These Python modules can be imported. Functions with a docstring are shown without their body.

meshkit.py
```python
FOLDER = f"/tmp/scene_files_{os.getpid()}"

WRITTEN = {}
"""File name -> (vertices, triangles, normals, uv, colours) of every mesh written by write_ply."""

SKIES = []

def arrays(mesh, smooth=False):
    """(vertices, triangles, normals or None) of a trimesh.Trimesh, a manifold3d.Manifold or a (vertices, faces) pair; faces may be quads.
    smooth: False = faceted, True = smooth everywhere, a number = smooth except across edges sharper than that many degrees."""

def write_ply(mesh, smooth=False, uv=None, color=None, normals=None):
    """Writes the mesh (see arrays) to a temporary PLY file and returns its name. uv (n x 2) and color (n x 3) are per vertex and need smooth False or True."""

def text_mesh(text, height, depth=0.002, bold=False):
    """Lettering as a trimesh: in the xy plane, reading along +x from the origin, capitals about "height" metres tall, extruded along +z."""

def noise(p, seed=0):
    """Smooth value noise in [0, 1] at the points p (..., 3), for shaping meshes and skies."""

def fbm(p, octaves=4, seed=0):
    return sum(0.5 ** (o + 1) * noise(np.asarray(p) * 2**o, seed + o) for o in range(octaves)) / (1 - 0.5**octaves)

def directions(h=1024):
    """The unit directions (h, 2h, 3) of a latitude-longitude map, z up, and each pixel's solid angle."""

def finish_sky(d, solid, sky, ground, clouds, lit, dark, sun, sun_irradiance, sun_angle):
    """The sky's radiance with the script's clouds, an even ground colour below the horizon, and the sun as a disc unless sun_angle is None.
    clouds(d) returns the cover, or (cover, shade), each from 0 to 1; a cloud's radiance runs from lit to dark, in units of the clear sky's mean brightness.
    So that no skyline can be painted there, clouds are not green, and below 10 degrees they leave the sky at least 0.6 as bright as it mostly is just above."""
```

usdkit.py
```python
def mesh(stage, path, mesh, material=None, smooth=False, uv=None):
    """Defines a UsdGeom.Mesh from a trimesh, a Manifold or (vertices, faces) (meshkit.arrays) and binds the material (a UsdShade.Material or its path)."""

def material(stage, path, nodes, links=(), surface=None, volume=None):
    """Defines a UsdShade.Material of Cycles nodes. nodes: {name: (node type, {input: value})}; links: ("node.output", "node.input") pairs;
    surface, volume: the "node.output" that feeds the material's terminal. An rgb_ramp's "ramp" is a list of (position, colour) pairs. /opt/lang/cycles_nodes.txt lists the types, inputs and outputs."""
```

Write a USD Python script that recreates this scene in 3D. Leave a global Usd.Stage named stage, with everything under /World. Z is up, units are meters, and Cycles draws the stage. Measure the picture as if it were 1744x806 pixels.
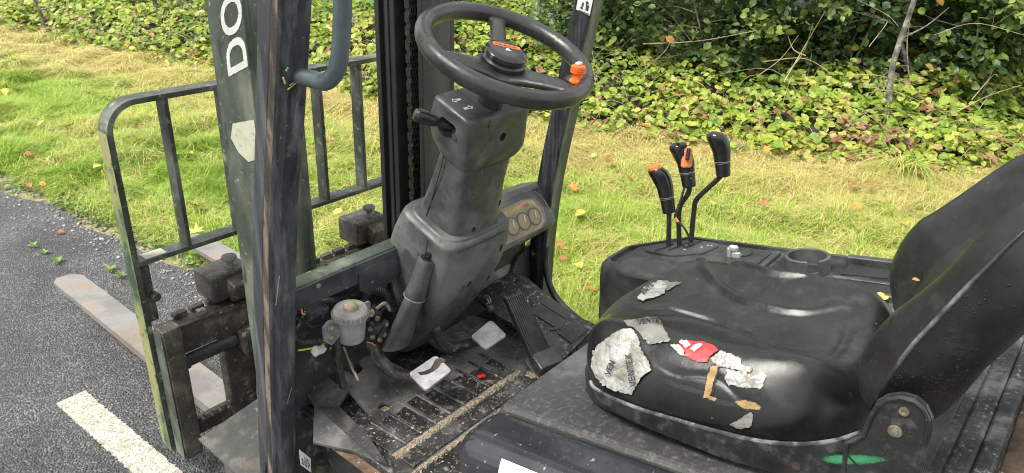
import math, random
import numpy as np
import trimesh, shapely.geometry as sg, manifold3d as m3
from scipy.interpolate import LinearNDInterpolator
from scipy.spatial import cKDTree
import usdkit, meshkit
from pxr import Usd, UsdGeom, UsdLux, UsdShade, Gf, Sdf, Vt

stage = Usd.Stage.CreateInMemory()
UsdGeom.SetStageUpAxis(stage, 'Z'); UsdGeom.SetStageMetersPerUnit(stage, 1.0)
stage.DefinePrim('/World', 'Xform'); stage.DefinePrim('/World/Looks', 'Scope')
rng = np.random.default_rng(7); random.seed(7)
T_ = Sdf.ValueTypeNames

# ------------------------------------------------------------------ camera, sky, sun
YAW, PITCH, ROLL, FPX = 0.8901591670843154, 0.4377112631507067, 0.03853518552422578, 1250.7117
CAM = np.array([-1.20207872, 0.09889121, 1.65102509]); CC = np.array([872., 403.])
EXPOSURE = 2.15
SKY, CLOUD, SUN, SUN_DIR = 0.10, 4.1, 0.40, np.array([-0.62, 0.25, 1.05])


def _rot():
    fw = np.array([math.sin(YAW) * math.cos(PITCH), math.cos(YAW) * math.cos(PITCH), -math.sin(PITCH)])
    rt = np.array([math.cos(YAW), -math.sin(YAW), 0]); up = np.cross(rt, fw)
    c, s = math.cos(ROLL), math.sin(ROLL)
    return np.stack([c * rt + s * up, -s * rt + c * up, -fw])


RC = _rot()
cam = UsdGeom.Camera.Define(stage, '/World/camera')
mm = np.eye(4); mm[:3, :3] = RC; mm[3, :3] = CAM
cam.AddTransformOp().Set(Gf.Matrix4d(*mm.ravel().tolist()))
cam.CreateHorizontalApertureAttr(36.0); cam.CreateFocalLengthAttr(36.0 * FPX / 1744)
cam.CreateExposureAttr(EXPOSURE); cam.CreateClippingRangeAttr(Gf.Vec2f(0.02, 500))

sd_ = SUN_DIR / np.linalg.norm(SUN_DIR)
elev, azi = math.asin(sd_[2]), math.atan2(sd_[0], sd_[1])
sky_m = usdkit.material(stage, '/World/Looks/sky_look', {
    'sky': ('sky_texture', {'sky_type': 'single_scattering', 'sun_disc': False, 'sun_elevation': elev, 'sun_rotation': azi}),
    'tc': ('texture_coordinate', {}),
    'n': ('noise_texture', {'scale': 2.2, 'detail': 5.0, 'roughness': 0.55}),
    'r': ('rgb_ramp', {'ramp': [(0.25, (0.80, 0.82, 0.86)), (0.75, (1.0, 1.0, 1.0))]}),
    'sc': ('mix', {'mix_type': 'multiply', 'fac': 1.0, 'color2': (CLOUD, CLOUD, CLOUD * .985)}),
    'mx': ('mix', {'fac': 0.94}),
    'bg': ('background_shader', {'strength': SKY})},
    [('tc.generated', 'n.vector'), ('n.fac', 'r.fac'), ('r.color', 'sc.color1'), ('sky.color', 'mx.color1'), ('sc.color', 'mx.color2'), ('mx.color', 'bg.color')], surface='bg.background')
dome = UsdLux.DomeLight.Define(stage, '/World/sky')
UsdShade.MaterialBindingAPI.Apply(dome.GetPrim()).Bind(sky_m)
dome.GetPrim().SetCustomDataByKey('kind', 'structure')
sun = UsdLux.DistantLight.Define(stage, '/World/sun')
sun.CreateIntensityAttr(SUN); sun.CreateNormalizeAttr(True) if hasattr(sun, 'CreateNormalizeAttr') else None
sun.CreateAngleAttr(22.0); sun.CreateColorAttr(Gf.Vec3f(1, 0.96, 0.88))
_z = sd_; _x = np.cross([0, 1, 0], _z); _x /= np.linalg.norm(_x); _y = np.cross(_z, _x)
ms = np.eye(4); ms[0, :3], ms[1, :3], ms[2, :3] = _x, _y, _z
sun.AddTransformOp().Set(Gf.Matrix4d(*ms.ravel().tolist()))


# ------------------------------------------------------------------ survey helpers (a sighted point on a known plane of the truck -> its place)
def ray(q): return RC.T @ np.array([q[0] - CC[0], -(q[1] - CC[1]), -FPX])


def A(q, x=None, y=None, z=None):
    d = ray(q)
    t = (x - CAM[0]) / d[0] if x is not None else (y - CAM[1]) / d[1] if y is not None else (z - CAM[2]) / d[2]
    return CAM + d * t


def proj(P):
    c = (np.atleast_2d(P) - CAM) @ RC.T
    return np.stack([CC[0] + c[:, 0] * FPX / -c[:, 2], CC[1] - c[:, 1] * FPX / -c[:, 2]], 1)


HO, HS, HN = np.array([0, .835, .75]), np.array([0, -.98, .199]), np.array([0, .199, .98])   # the engine cover's tilted frame: x, s backwards, h up


def HP(x, s, h): return HO + np.array([1., 0, 0]) * x + HS * s + HN * h


def AH(q, h):
    d = ray(q); P = HO + HN * h
    return CAM + d * (np.dot(P - CAM, HN) / np.dot(d, HN))


def ahs(q, h):
    P = AH(q, h) - HO; return np.array([P[0], P @ HS])


# ------------------------------------------------------------------ scene helpers
used = {}


def numbered(parent, name):
    k = used.get((parent, name), 0); used[(parent, name)] = k + 1
    return f'{parent}/{name}' + (f'_{k:03d}' if k else '')


def thing(name, label=None, cat=None, group=None, kind=None, loc=(0, 0, 0), rz=0.0):
    p = numbered('/World', name)
    x = UsdGeom.Xform.Define(stage, p)
    if any(loc): x.AddTranslateOp().Set(Gf.Vec3d(*map(float, loc)))
    if rz: x.AddRotateZOp().Set(float(rz))
    tag(x.GetPrim(), label, cat, group, kind)
    return p


def tag(prim, label=None, cat=None, group=None, kind=None):
    if isinstance(prim, str): prim = stage.GetPrimAtPath(prim)
    for k, v in (('label', label), ('category', cat), ('group', group), ('kind', kind)):
        if v: prim.SetCustomDataByKey(k, v)
    return prim


def add(name, mesh, mat, parent='/World', smooth=35, label=None, cat=None, group=None, kind=None, rnd=None):
    if isinstance(mesh, list): mesh = cat_(mesh)
    p = numbered(parent, name)
    m = usdkit.mesh(stage, p, mesh, M[mat] if isinstance(mat, str) else mat, smooth=smooth)
    m.CreateDoubleSidedAttr(True)
    if rnd is not None:
        UsdGeom.PrimvarsAPI(m).CreatePrimvar('tone', T_.FloatArray, 'vertex').Set(Vt.FloatArray.FromNumpy(np.asarray(rnd, np.float32)))
    tag(m.GetPrim(), label, cat, group, kind)
    return p


def tm(v, f): return trimesh.Trimesh(np.asarray(v, float), np.asarray(f, int), process=False)


def to_tm(m):
    if hasattr(m, 'to_mesh'):
        k = m.to_mesh(); return tm(k.vert_properties[:, :3], k.tri_verts)
    return m


def cat_(ms): return trimesh.util.concatenate([to_tm(m) for m in ms])


def xf(mesh, Rm=None, t=(0, 0, 0)):
    mesh = to_tm(mesh).copy(); M4 = np.eye(4)
    if Rm is not None: M4[:3, :3] = Rm
    M4[:3, 3] = t; mesh.apply_transform(M4); return mesh


def rbox(size, r=.004, seg=8):
    """rounded box centred on the origin"""
    a = np.maximum(np.array(size) / 2 - r, 1e-5)
    s = m3.Manifold.sphere(r, max(seg, 28 if r > .02 else seg))
    return to_tm(m3.Manifold.batch_hull([s.translate((a[0] * i, a[1] * j, a[2] * k)) for i in (-1, 1) for j in (-1, 1) for k in (-1, 1)]))


def bb(x0, x1, y0, y1, z0, z1, r=.003):
    return xf(rbox((abs(x1 - x0), abs(y1 - y0), abs(z1 - z0)), r), None, ((x0 + x1) / 2, (y0 + y1) / 2, (z0 + z1) / 2))


def frame_(zdir, xhint=(1, 0, 0)):
    z = np.asarray(zdir, float); z = z / np.linalg.norm(z)
    x = np.asarray(xhint, float) - z * np.dot(z, xhint)
    if np.linalg.norm(x) < 1e-6: x = np.cross(z, [0, 0, 1.]) if abs(z[2]) < .9 else np.cross(z, [0, 1., 0])
    x = x / np.linalg.norm(x)
    return np.stack([x, np.cross(z, x), z], 1)


def bar(a, b, w, t, xhint=(1, 0, 0), r=.003):
    """rectangular bar from a to b; w along xhint, t across"""
    a, b = np.asarray(a, float), np.asarray(b, float)
    return xf(rbox((w, t, np.linalg.norm(b - a)), r), frame_(b - a, xhint), (a + b) / 2)


def spline(pts, n=8):
    P = np.asarray(pts, float)
    if len(P) < 3: return P
    Q = np.vstack([2 * P[0] - P[1], P, 2 * P[-1] - P[-2]]); out = []
    for i in range(1, len(Q) - 2):
        p0, p1, p2, p3 = Q[i - 1:i + 3]
        for t in np.linspace(0, 1, n, endpoint=False):
            out.append(.5 * (2 * p1 + (p2 - p0) * t + (2 * p0 - 5 * p1 + 4 * p2 - p3) * t * t + (3 * p1 - p0 - 3 * p2 + p3) * t ** 3))
    return np.array(out + [P[-1]])


def loft(rings, closed_ring=True, caps=True):
    R = np.array(rings, float); n, k = R.shape[:2]
    v = R.reshape(-1, 3); f = []
    for i in range(n - 1):
        for j in range(k if closed_ring else k - 1):
            a, b = i * k + j, i * k + (j + 1) % k
            f += [[a, b, b + k], [a, b + k, a + k]]
    if caps and closed_ring:
        v = np.vstack([v, R[0].mean(0), R[-1].mean(0)]); c0, c1 = n * k, n * k + 1
        for j in range(k):
            f += [[c0, (j + 1) % k, j], [c1, (n - 1) * k + j, (n - 1) * k + (j + 1) % k]]
    return tm(v, f)


def tube(pts, r, seg=10, n=6, smooth=True):
    P = spline(pts, n) if smooth and len(pts) > 2 else np.asarray(pts, float)
    rr = np.full(len(P), r) if np.ndim(r) == 0 else np.interp(np.linspace(0, 1, len(P)), np.linspace(0, 1, len(r)), r)
    tang = np.gradient(P, axis=0); tang /= np.linalg.norm(tang, axis=1)[:, None]
    x = np.cross(tang[0], [0, 0, 1.]); x = x if np.linalg.norm(x) > 1e-3 else np.array([1., 0, 0]); x /= np.linalg.norm(x)
    rings = []
    a = np.linspace(0, 2 * np.pi, seg, endpoint=False)
    for p, t, q in zip(P, tang, rr):
        x = x - t * np.dot(x, t); x /= np.linalg.norm(x); y = np.cross(t, x)
        rings.append(p + q * (np.cos(a)[:, None] * x + np.sin(a)[:, None] * y))
    return loft(rings)


def lathe(prof, c=(0, 0, 0), axis=(0, 0, 1), seg=24):
    """profile of (r, h) from bottom to top"""
    a = np.linspace(0, 2 * np.pi, seg, endpoint=False); Rm = frame_(axis)
    return loft([np.stack([r * np.cos(a), r * np.sin(a), np.full(seg, h)], 1) @ Rm.T + np.asarray(c) for r, h in prof])


def slab(poly3, normal, t):
    """prism from a planar polygon of 3-D points, thickened t against the normal"""
    P = np.asarray(poly3, float); Rm = frame_(normal, P[1] - P[0]); o = P[0]
    q = (P - o) @ Rm
    g = sg.Polygon(q[:, :2]).buffer(0)
    m = trimesh.creation.extrude_polygon(g, t, engine='earcut'); m.apply_translation([0, 0, -t])
    return xf(m, Rm, o)


def extr(poly2, Rm, o, t):
    """extrude a shapely polygon (or points) in the local xy plane along local z"""
    g = poly2 if hasattr(poly2, 'exterior') else sg.Polygon(poly2).buffer(0)
    return xf(trimesh.creation.extrude_polygon(g, t, engine='earcut'), Rm, o)


def bolt(c, axis, r=.008, h=.006):
    return cat_([lathe([(r * 1.5, 0), (r * 1.5, .0015), (r * 1.3, .002)], c, axis, 14), lathe([(r, .001), (r, h), (r * .8, h + .001)], c, axis, 6)])


def cut(mesh, pieces):
    """boolean difference"""
    def mf(t):
        t = to_tm(t); t = trimesh.Trimesh(t.vertices, t.faces, process=True)
        if t.volume < 0: t.invert()
        return m3.Manifold(m3.Mesh(np.asarray(t.vertices, np.float32), np.asarray(t.faces, np.uint32)))
    a = mf(mesh)
    for p in pieces: a = a - mf(p)
    return to_tm(a)


def sub(m, edge):
    m = to_tm(m); v, f = trimesh.remesh.subdivide_to_size(m.vertices, m.faces, edge, max_iter=12)
    return trimesh.Trimesh(v, f, process=True)


# ------------------------------------------------------------------ materials
M = {}


def near_half(x, k): return .5 + (x - .5) * k


def mat(name, stops, scale=8., rough=(.4, .6), metallic=0., bump=.15, bscale=220., speck=None, sheen=0., coat=0., detail=8., stretch=None, spec=.5, bdist=.002, drops=0., streak=None):
    stops = [(near_half(a, .5), c) for a, c in stops]
    n = {'g': ('geometry', {}),
         'map': ('mapping', {'scale': stretch or (1, 1, 1)}),
         'n': ('noise_texture', {'scale': float(scale), 'detail': float(detail), 'roughness': .62}),
         'r': ('rgb_ramp', {'ramp': stops}),
         'nr': ('noise_texture', {'scale': float(scale) * 2.7, 'detail': 5., 'roughness': .6}),
         'mr': ('map_range', {'from_min': .4, 'from_max': .6, 'to_min': float(rough[0]), 'to_max': float(rough[1]), 'clamp': True}),
         'nb': ('noise_texture', {'scale': float(bscale), 'detail': 3., 'roughness': .6}),
         'b': ('bump', {'strength': float(bump), 'distance': float(bdist)}),
         'p': ('principled_bsdf', {'metallic': float(metallic), 'coat_weight': float(coat), 'specular_ior_level': float(spec)})}
    l = [('g.position', 'map.vector'), ('map.vector', 'n.vector'), ('n.fac', 'r.fac'), ('g.position', 'nr.vector'), ('nr.fac', 'mr.value'),
         ('g.position', 'nb.vector'), ('b.normal', 'p.normal'), ('mr.result', 'p.roughness')]
    col = 'r.color'; hgt = 'nb.fac'
    for i, s in enumerate(speck or []):      # (colour, scale, threshold, softness): dust, scratches, splashes
        c, sc, th, so = s[:4]; st = s[4] if len(s) > 4 else (1, 1, 1)
        n[f'sm{i}'] = ('mapping', {'scale': st})
        n[f's{i}'] = ('noise_texture', {'scale': float(sc), 'detail': 6., 'roughness': .65})
        n[f'sr{i}'] = ('map_range', {'from_min': near_half(th, .80) - so, 'from_max': near_half(th, .80) + so, 'to_min': 0., 'to_max': 1., 'clamp': True})
        n[f'sx{i}'] = ('mix', {'color2': c})
        l += [('g.position', f'sm{i}.vector'), (f'sm{i}.vector', f's{i}.vector'), (f's{i}.fac', f'sr{i}.value'), (f'sr{i}.result', f'sx{i}.fac'), (col, f'sx{i}.color1')]
        col = f'sx{i}.color'
    if drops:
        n['dv'] = ('voronoi_texture', {'scale': 95., 'randomness': 1.0})
        n['dn'] = ('noise_texture', {'scale': 14., 'detail': 3.})
        n['dm'] = ('map_range', {'from_min': .45, 'from_max': .62, 'to_min': 0., 'to_max': .34, 'clamp': True})
        n['ds'] = ('math', {'math_type': 'subtract'})
        n['dc'] = ('math', {'math_type': 'maximum', 'value2': 0.})
        n['da'] = ('math', {'math_type': 'multiply_add', 'value2': float(drops)})
        l += [('g.position', 'dv.vector'), ('g.position', 'dn.vector'), ('dn.fac', 'dm.value'), ('dm.result', 'ds.value1'), ('dv.distance', 'ds.value2'), ('ds.value', 'dc.value1'),
              ('dc.value', 'da.value1'), (hgt, 'da.value3')]
        hgt = 'da.value'
    l += [(col, 'p.base_color'), (hgt, 'b.height')]
    M[name] = usdkit.material(stage, f'/World/Looks/{name}', n, l, surface='p.BSDF')


def gray(v, t=(1, 1, 1)): return tuple(v * k for k in t)


DUST = (.30, .27, .22)
mat('plastic', [(.3, gray(.014)), (.6, gray(.024, (1, 1.02, 1.02))), (.8, gray(.048, (1, 1, .97)))], 9, (.30, .55), bump=.25, bscale=420, speck=[((.14, .14, .13), 60, .76, .05), ((.085, .087, .083), 5, .62, .10)], drops=.25)
mat('plastic_dusty', [(.3, gray(.026, (.98, 1.02, 1))), (.55, gray(.050, (.98, 1.02, 1))), (.75, gray(.095, (1, 1.02, .98)))], 6, (.38, .62), bump=.3, bscale=420, speck=[((.012, .013, .012), 38, .66, .06), ((.15, .15, .14), 70, .76, .04), ((.11, .115, .105), 4, .62, .10)])
mat('plastic_panel', [(.3, gray(.011)), (.6, gray(.019)), (.8, gray(.04))], 9, (.4, .6), bump=.4, bscale=300, speck=[((.14, .135, .12), 70, .72, .04)])
mat('wheel_rubber', [(.3, gray(.012, (1, .98, .92))), (.7, gray(.024, (1, .98, .92)))], 14, (.20, .38), bump=.22, bscale=600)
mat('gloss_black', [(.3, gray(.008)), (.7, gray(.014))], 10, (.10, .22), bump=.05)
mat('vinyl', [(.3, gray(.006)), (.7, gray(.013, (1, 1, .92)))], 7, (.10, .34), bump=.22, bscale=900, speck=[((.022, .022, .020), 11, .66, .06), ((.2, .2, .19), 120, .76, .03)], drops=.9, bdist=.0016, spec=.42)
mat('vinyl_dry', [(.3, gray(.007)), (.7, gray(.015, (1, 1, .97)))], 6, (.18, .42), bump=.28, bscale=900, speck=[((.026, .026, .025), 9, .64, .06), ((.18, .18, .17), 150, .74, .03)], drops=.5, bdist=.0016)
mat('paint_navy', [(.3, (.009, .010, .012)), (.6, (.015, .0165, .019)), (.8, (.04, .042, .045))], 5, (.2, .42), bump=.10, coat=.2, speck=[((.18, .18, .18), 120, .74, .04, (1, 1, .16)), ((.2, .19, .165), 60, .76, .03)])
mat('paint_cover', [(.3, (.011, .0118, .0148)), (.6, (.016, .0172, .0208)), (.8, (.026, .0272, .031))], 5, (.24, .38), bump=.04, coat=.3, speck=[((.32, .33, .36), 90, .735, .03, (.25, 1, 1)), ((.3, .28, .24), 160, .73, .03)])
mat('scratch_yellow', [(.3, (.30, .28, .08)), (.7, (.42, .38, .12))], 20)
mat('fender_paint', [(.3, (.008, .010, .008)), (.5, (.015, .017, .014)), (.66, (.026, .026, .021)), (.8, (.09, .085, .075))], 7, (.4, .62), bump=.2, speck=[((.13, .125, .115), 26, .70, .05), ((.05, .04, .028), 14, .62, .06)])
mat('leg_paint', [(.3, (.010, .0112, .0135)), (.6, (.016, .0175, .020)), (.8, (.05, .053, .057))], 6, (.22, .46), bump=.14, coat=.15, stretch=(1, 1, .22), speck=[((.085, .078, .068), 34, .71, .05, (1, 1, .3)), ((.22, .22, .21), 110, .74, .03), ((.085, .088, .092), 34, .60, .10, (1, 1, .045)), ((.007, .007, .007), 22, .62, .09, (1, 1, .08))])
mat('rust_groove', [(.2, (.014, .014, .016)), (.42, (.024, .021, .019)), (.54, (.055, .040, .030)), (.68, (.17, .145, .115)), (.8, (.03, .027, .025))], 22, (.5, .8), stretch=(1, 1, .12), bump=.4)
mat('teal_paint', [(.3, (.030, .042, .047)), (.7, (.055, .072, .078))], 8, (.3, .5), bump=.1, speck=[((.16, .17, .17), 70, .72, .03)])
mat('green_paint', [(.3, (.020, .027, .019)), (.55, (.040, .051, .037)), (.8, (.10, .115, .085))], 6, (.35, .6), bump=.15, stretch=(1, 1, .5), speck=[((.012, .016, .012), 26, .63, .06, (1, 1, .3)), ((.2, .24, .15), 70, .70, .05)])
mat('frame_paint', [(.3, (.013, .016, .012)), (.55, (.028, .034, .025)), (.8, (.085, .095, .07))], 6, (.35, .6), bump=.2, speck=[((.17, .2, .13), 30, .66, .06), ((.22, .13, .06), 80, .72, .03)])
mat('yellow_worn', [(.3, (.02, .035, .022)), (.36, (.045, .075, .038)), (.46, (.12, .15, .055)), (.58, (.20, .205, .08)), (.8, (.23, .21, .09))], 9, (.5, .7), bump=.2, stretch=(1, 1, .35), speck=[((.02, .03, .02), 24, .62, .05)])
mat('greasy', [(.3, (.016, .014, .011)), (.6, (.034, .030, .023)), (.8, (.085, .073, .053))], 14, (.35, .7), bump=.8, bscale=130, bdist=.004, speck=[((.20, .17, .12), 50, .68, .05)])
mat('black_rail', [(.3, (.007, .007, .007)), (.6, (.012, .012, .012)), (.8, (.032, .031, .029))], 8, (.42, .66), bump=.25, bscale=160, stretch=(1, 1, .2), speck=[((.22, .21, .19), 130, .75, .03)])
mat('chain_steel', [(.3, (.010, .009, .007)), (.7, (.03, .026, .02))], 60, (.2, .4), metallic=.3, bump=.5)
mat('fork_steel', [(.3, (.15, .138, .125)), (.55, (.20, .193, .185)), (.8, (.17, .14, .105))], 5, (.38, .55), metallic=.2, bump=.15, speck=[((.27, .18, .10), 10, .64, .08), ((.1, .09, .08), 70, .70, .04)])
mat('silver', [(.3, (.32, .315, .32)), (.7, (.47, .465, .47))], 30, (.42, .6), metallic=.3, bump=.7, bscale=330, speck=[((.16, .14, .13), 90, .70, .04)])
mat('bolt_steel', [(.3, (.16, .145, .115)), (.7, (.30, .27, .21))], 60, (.3, .5), metallic=.7, bump=.2)
mat('mat_rubber', [(.3, gray(.018)), (.48, gray(.036, (1, 1, .98))), (.64, gray(.085, (1, .98, .95))), (.8, gray(.15, (1, .97, .92)))], 5.5, (.4, .7), bump=.7, bscale=170, bdist=.003, speck=[((.30, .27, .22), 90, .68, .04), ((.15, .142, .13), 9, .58, .12), ((.45, .42, .36), 200, .74, .025)])
mat('mat_flap_rubber', [(.3, gray(.011)), (.5, gray(.020)), (.68, gray(.034, (1, .98, .95))), (.82, gray(.06, (1, .97, .92)))], 5.5, (.55, .8), bump=.7, bscale=170, bdist=.003, speck=[((.13, .12, .105), 60, .70, .05), ((.06, .058, .055), 14, .60, .08)])
mat('mat_black', [(.3, gray(.008)), (.6, gray(.017)), (.8, gray(.05))], 8, (.25, .6), bump=.6, bscale=170, bdist=.003, speck=[((.34, .30, .23), 110, .655, .035), ((.16, .15, .14), 30, .66, .06)])
mat('hood_grain', [(.3, gray(.024)), (.6, gray(.040)), (.8, gray(.08))], 4, (.45, .65), bump=.6, bscale=480, bdist=.002, speck=[((.075, .075, .073), 90, .62, .08), ((.22, .215, .20), 260, .73, .03), ((.13, .13, .125), 4, .72, .12)])
mat('bracket', [(.3, gray(.008)), (.6, gray(.015)), (.8, gray(.05))], 10, (.25, .5), bump=.3, bscale=200, coat=.2, speck=[((.05, .049, .047), 40, .64, .08), ((.3, .3, .28), 180, .78, .03)])
mat('bracket_edge', [(.3, gray(.015)), (.5, gray(.035)), (.7, gray(.13))], 40, (.3, .5), bump=.2)
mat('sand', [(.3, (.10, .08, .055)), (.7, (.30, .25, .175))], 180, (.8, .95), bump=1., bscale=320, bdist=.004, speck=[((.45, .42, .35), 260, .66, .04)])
mat('wall_dark', [(.3, gray(.010)), (.7, gray(.024))], 9, (.4, .7), bump=.2, speck=[((.12, .11, .10), 30, .66, .06)])
mat('void', [(.3, gray(.005)), (.7, gray(.010))], 9, (.6, .8))
mat('white_plastic', [(.3, (.15, .148, .138)), (.6, (.225, .22, .20)), (.8, (.17, .145, .115))], 22, (.4, .6), bump=.3, speck=[((.22, .19, .15), 50, .65, .06)])
mat('reservoir_body', [(.3, (.11, .125, .13)), (.7, (.18, .19, .185))], 16, (.35, .5), speck=[((.14, .13, .11), 40, .64, .07)])
mat('beige', [(.3, (.18, .135, .09)), (.7, (.28, .22, .16))], 30, (.5, .7), speck=[((.6, .58, .5), 90, .68, .04)])
mat('orange', [(.3, (.62, .10, .012)), (.7, (.72, .15, .02))], 20, (.3, .4))
mat('orange_pale', [(.3, (.60, .18, .06)), (.7, (.68, .24, .10))], 30, (.4, .55))
mat('red', [(.3, (.62, .012, .016)), (.7, (.72, .02, .02))], 20, (.3, .45), speck=[((.05, .02, .02), 60, .70, .03)])
mat('white', [(.3, (.48, .48, .46)), (.7, (.56, .56, .54))], 20, (.4, .6), speck=[((.4, .38, .34), 90, .72, .04)])
mat('faded_white', [(.3, (.36, .36, .33)), (.7, (.44, .44, .41))], 20, (.5, .65), speck=[((.12, .14, .11), 50, .68, .04)])
mat('cream', [(.3, (.30, .31, .23)), (.7, (.38, .38, .29))], 20, (.45, .6), speck=[((.12, .13, .10), 60, .66, .03)])
mat('scuffed_piping', [(.3, gray(.010)), (.5, gray(.02)), (.68, gray(.08)), (.8, gray(.14))], 16, (.35, .6), bump=.3)
mat('tape', [(.3, (.17, .165, .15)), (.5, (.24, .235, .22)), (.7, (.30, .297, .287))], 22, (.10, .32), bump=.8, bscale=60, bdist=.005, speck=[((.17, .15, .11), 24, .62, .08), ((.10, .09, .065), 40, .72, .05, (1, .3, 1))])
mat('tape_clear', [(.3, (.10, .098, .09)), (.7, (.17, .165, .152))], 24, (.14, .3), bump=.7, bscale=60, bdist=.005)
mat('ink', [(.3, gray(.02)), (.7, gray(.03))], 20, (.5, .6))
mat('foam', [(.3, (.20, .13, .055)), (.7, (.30, .205, .09))], 40, (.8, .95), bump=.8, bscale=300)
mat('blue_crayon', [(.3, (.03, .20, .50)), (.7, (.06, .30, .62))], 60, (.6, .7))
mat('green_spray', [(.3, (.03, .17, .07)), (.7, (.07, .30, .13))], 30, (.5, .6), speck=[((.02, .03, .025), 60, .60, .08)])
mat('rust', [(.3, (.028, .02, .015)), (.5, (.070, .042, .026)), (.75, (.13, .085, .055))], 12, (.7, .9), bump=.7, bscale=120, bdist=.004, speck=[((.5, .47, .4), 60, .70, .03)])
mat('deck_strip', [(.3, gray(.02)), (.55, gray(.05)), (.75, gray(.17, (1, .98, .94)))], 14, (.5, .75), bump=.5, speck=[((.05, .12, .05), 18, .70, .04), ((.3, .29, .26), 90, .66, .05)])
mat('wire_yellow', [(.3, (.40, .28, .05)), (.7, (.5, .36, .10))], 20)
mat('wire_green', [(.3, (.03, .18, .08)), (.7, (.05, .25, .12))], 20)
mat('wire_black', [(.3, gray(.012)), (.7, gray(.035))], 60, (.4, .6), bump=.3)
mat('grey_light', [(.3, (.11, .11, .11)), (.6, (.19, .19, .19)), (.8, (.06, .06, .06))], 9, (.5, .7), bump=.2)
mat('mirror_plate', [(.3, (.45, .45, .47)), (.7, (.6, .6, .6))], 20, (.3, .45), metallic=.6)
mat('gauge', [(.3, (.30, .27, .16)), (.7, (.38, .34, .22))], 40, (.4, .6))
mat('gauge_back', [(.3, (.19, .165, .08)), (.7, (.30, .265, .14))], 14, (.5, .7))
mat('road_paint', [(.3, (.33, .31, .25)), (.5, (.42, .40, .335)), (.7, (.46, .445, .385))], 30, (.6, .8), bump=1., bscale=110, bdist=.012, speck=[((.10, .095, .085), 130, .63, .025), ((.27, .25, .21), 45, .62, .06), ((.12, .11, .10), 6, .78, .06)])
mat('bark', [(.3, (.07, .062, .05)), (.6, (.17, .16, .14)), (.8, (.33, .32, .29))], 16, (.7, .9), bump=.8, bscale=60, bdist=.006)
mat('twig', [(.3, (.12, .10, .08)), (.7, (.28, .25, .2))], 16, (.7, .9), bump=.4)
mat('dry_stalk', [(.3, (.20, .165, .085)), (.7, (.33, .28, .15))], 16, (.6, .8))
# smoky lens
M['lens'] = usdkit.material(stage, '/World/Looks/lens', {
    't': ('transparent_bsdf', {'color': (.92, .84, .62)}), 'g': ('glossy_bsdf', {'color': (1, 1, 1), 'roughness': .10}), 'f': ('fresnel', {'IOR': 1.5}), 'm': ('mix_closure', {})},
    [('f.fac', 'm.fac'), ('t.BSDF', 'm.closure1'), ('g.BSDF', 'm.closure2')], surface='m.closure')
M['spray_paint'] = usdkit.material(stage, '/World/Looks/spray_paint', {
    'a': ('attribute', {'attribute': 'tone'}), 'g': ('geometry', {}), 'n': ('noise_texture', {'scale': 900., 'detail': 3.}), 'ad': ('math', {'math_type': 'add'}), 'mr': ('map_range', {'from_min': .62, 'from_max': 1.15, 'clamp': True}),
    'p': ('principled_bsdf', {'base_color': (.035, .19, .08), 'roughness': .5}), 't': ('transparent_bsdf', {}), 'x': ('mix_closure', {})},
    [('g.position', 'n.vector'), ('a.fac', 'ad.value1'), ('n.fac', 'ad.value2'), ('ad.value', 'mr.value'), ('mr.result', 'x.fac'), ('t.BSDF', 'x.closure1'), ('p.BSDF', 'x.closure2')], surface='x.closure')
M['water'] = usdkit.material(stage, '/World/Looks/water', {'p': ('principled_bsdf', {'base_color': (.012, .012, .012), 'roughness': .04, 'ior': 1.33})}, surface='p.BSDF')
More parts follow.
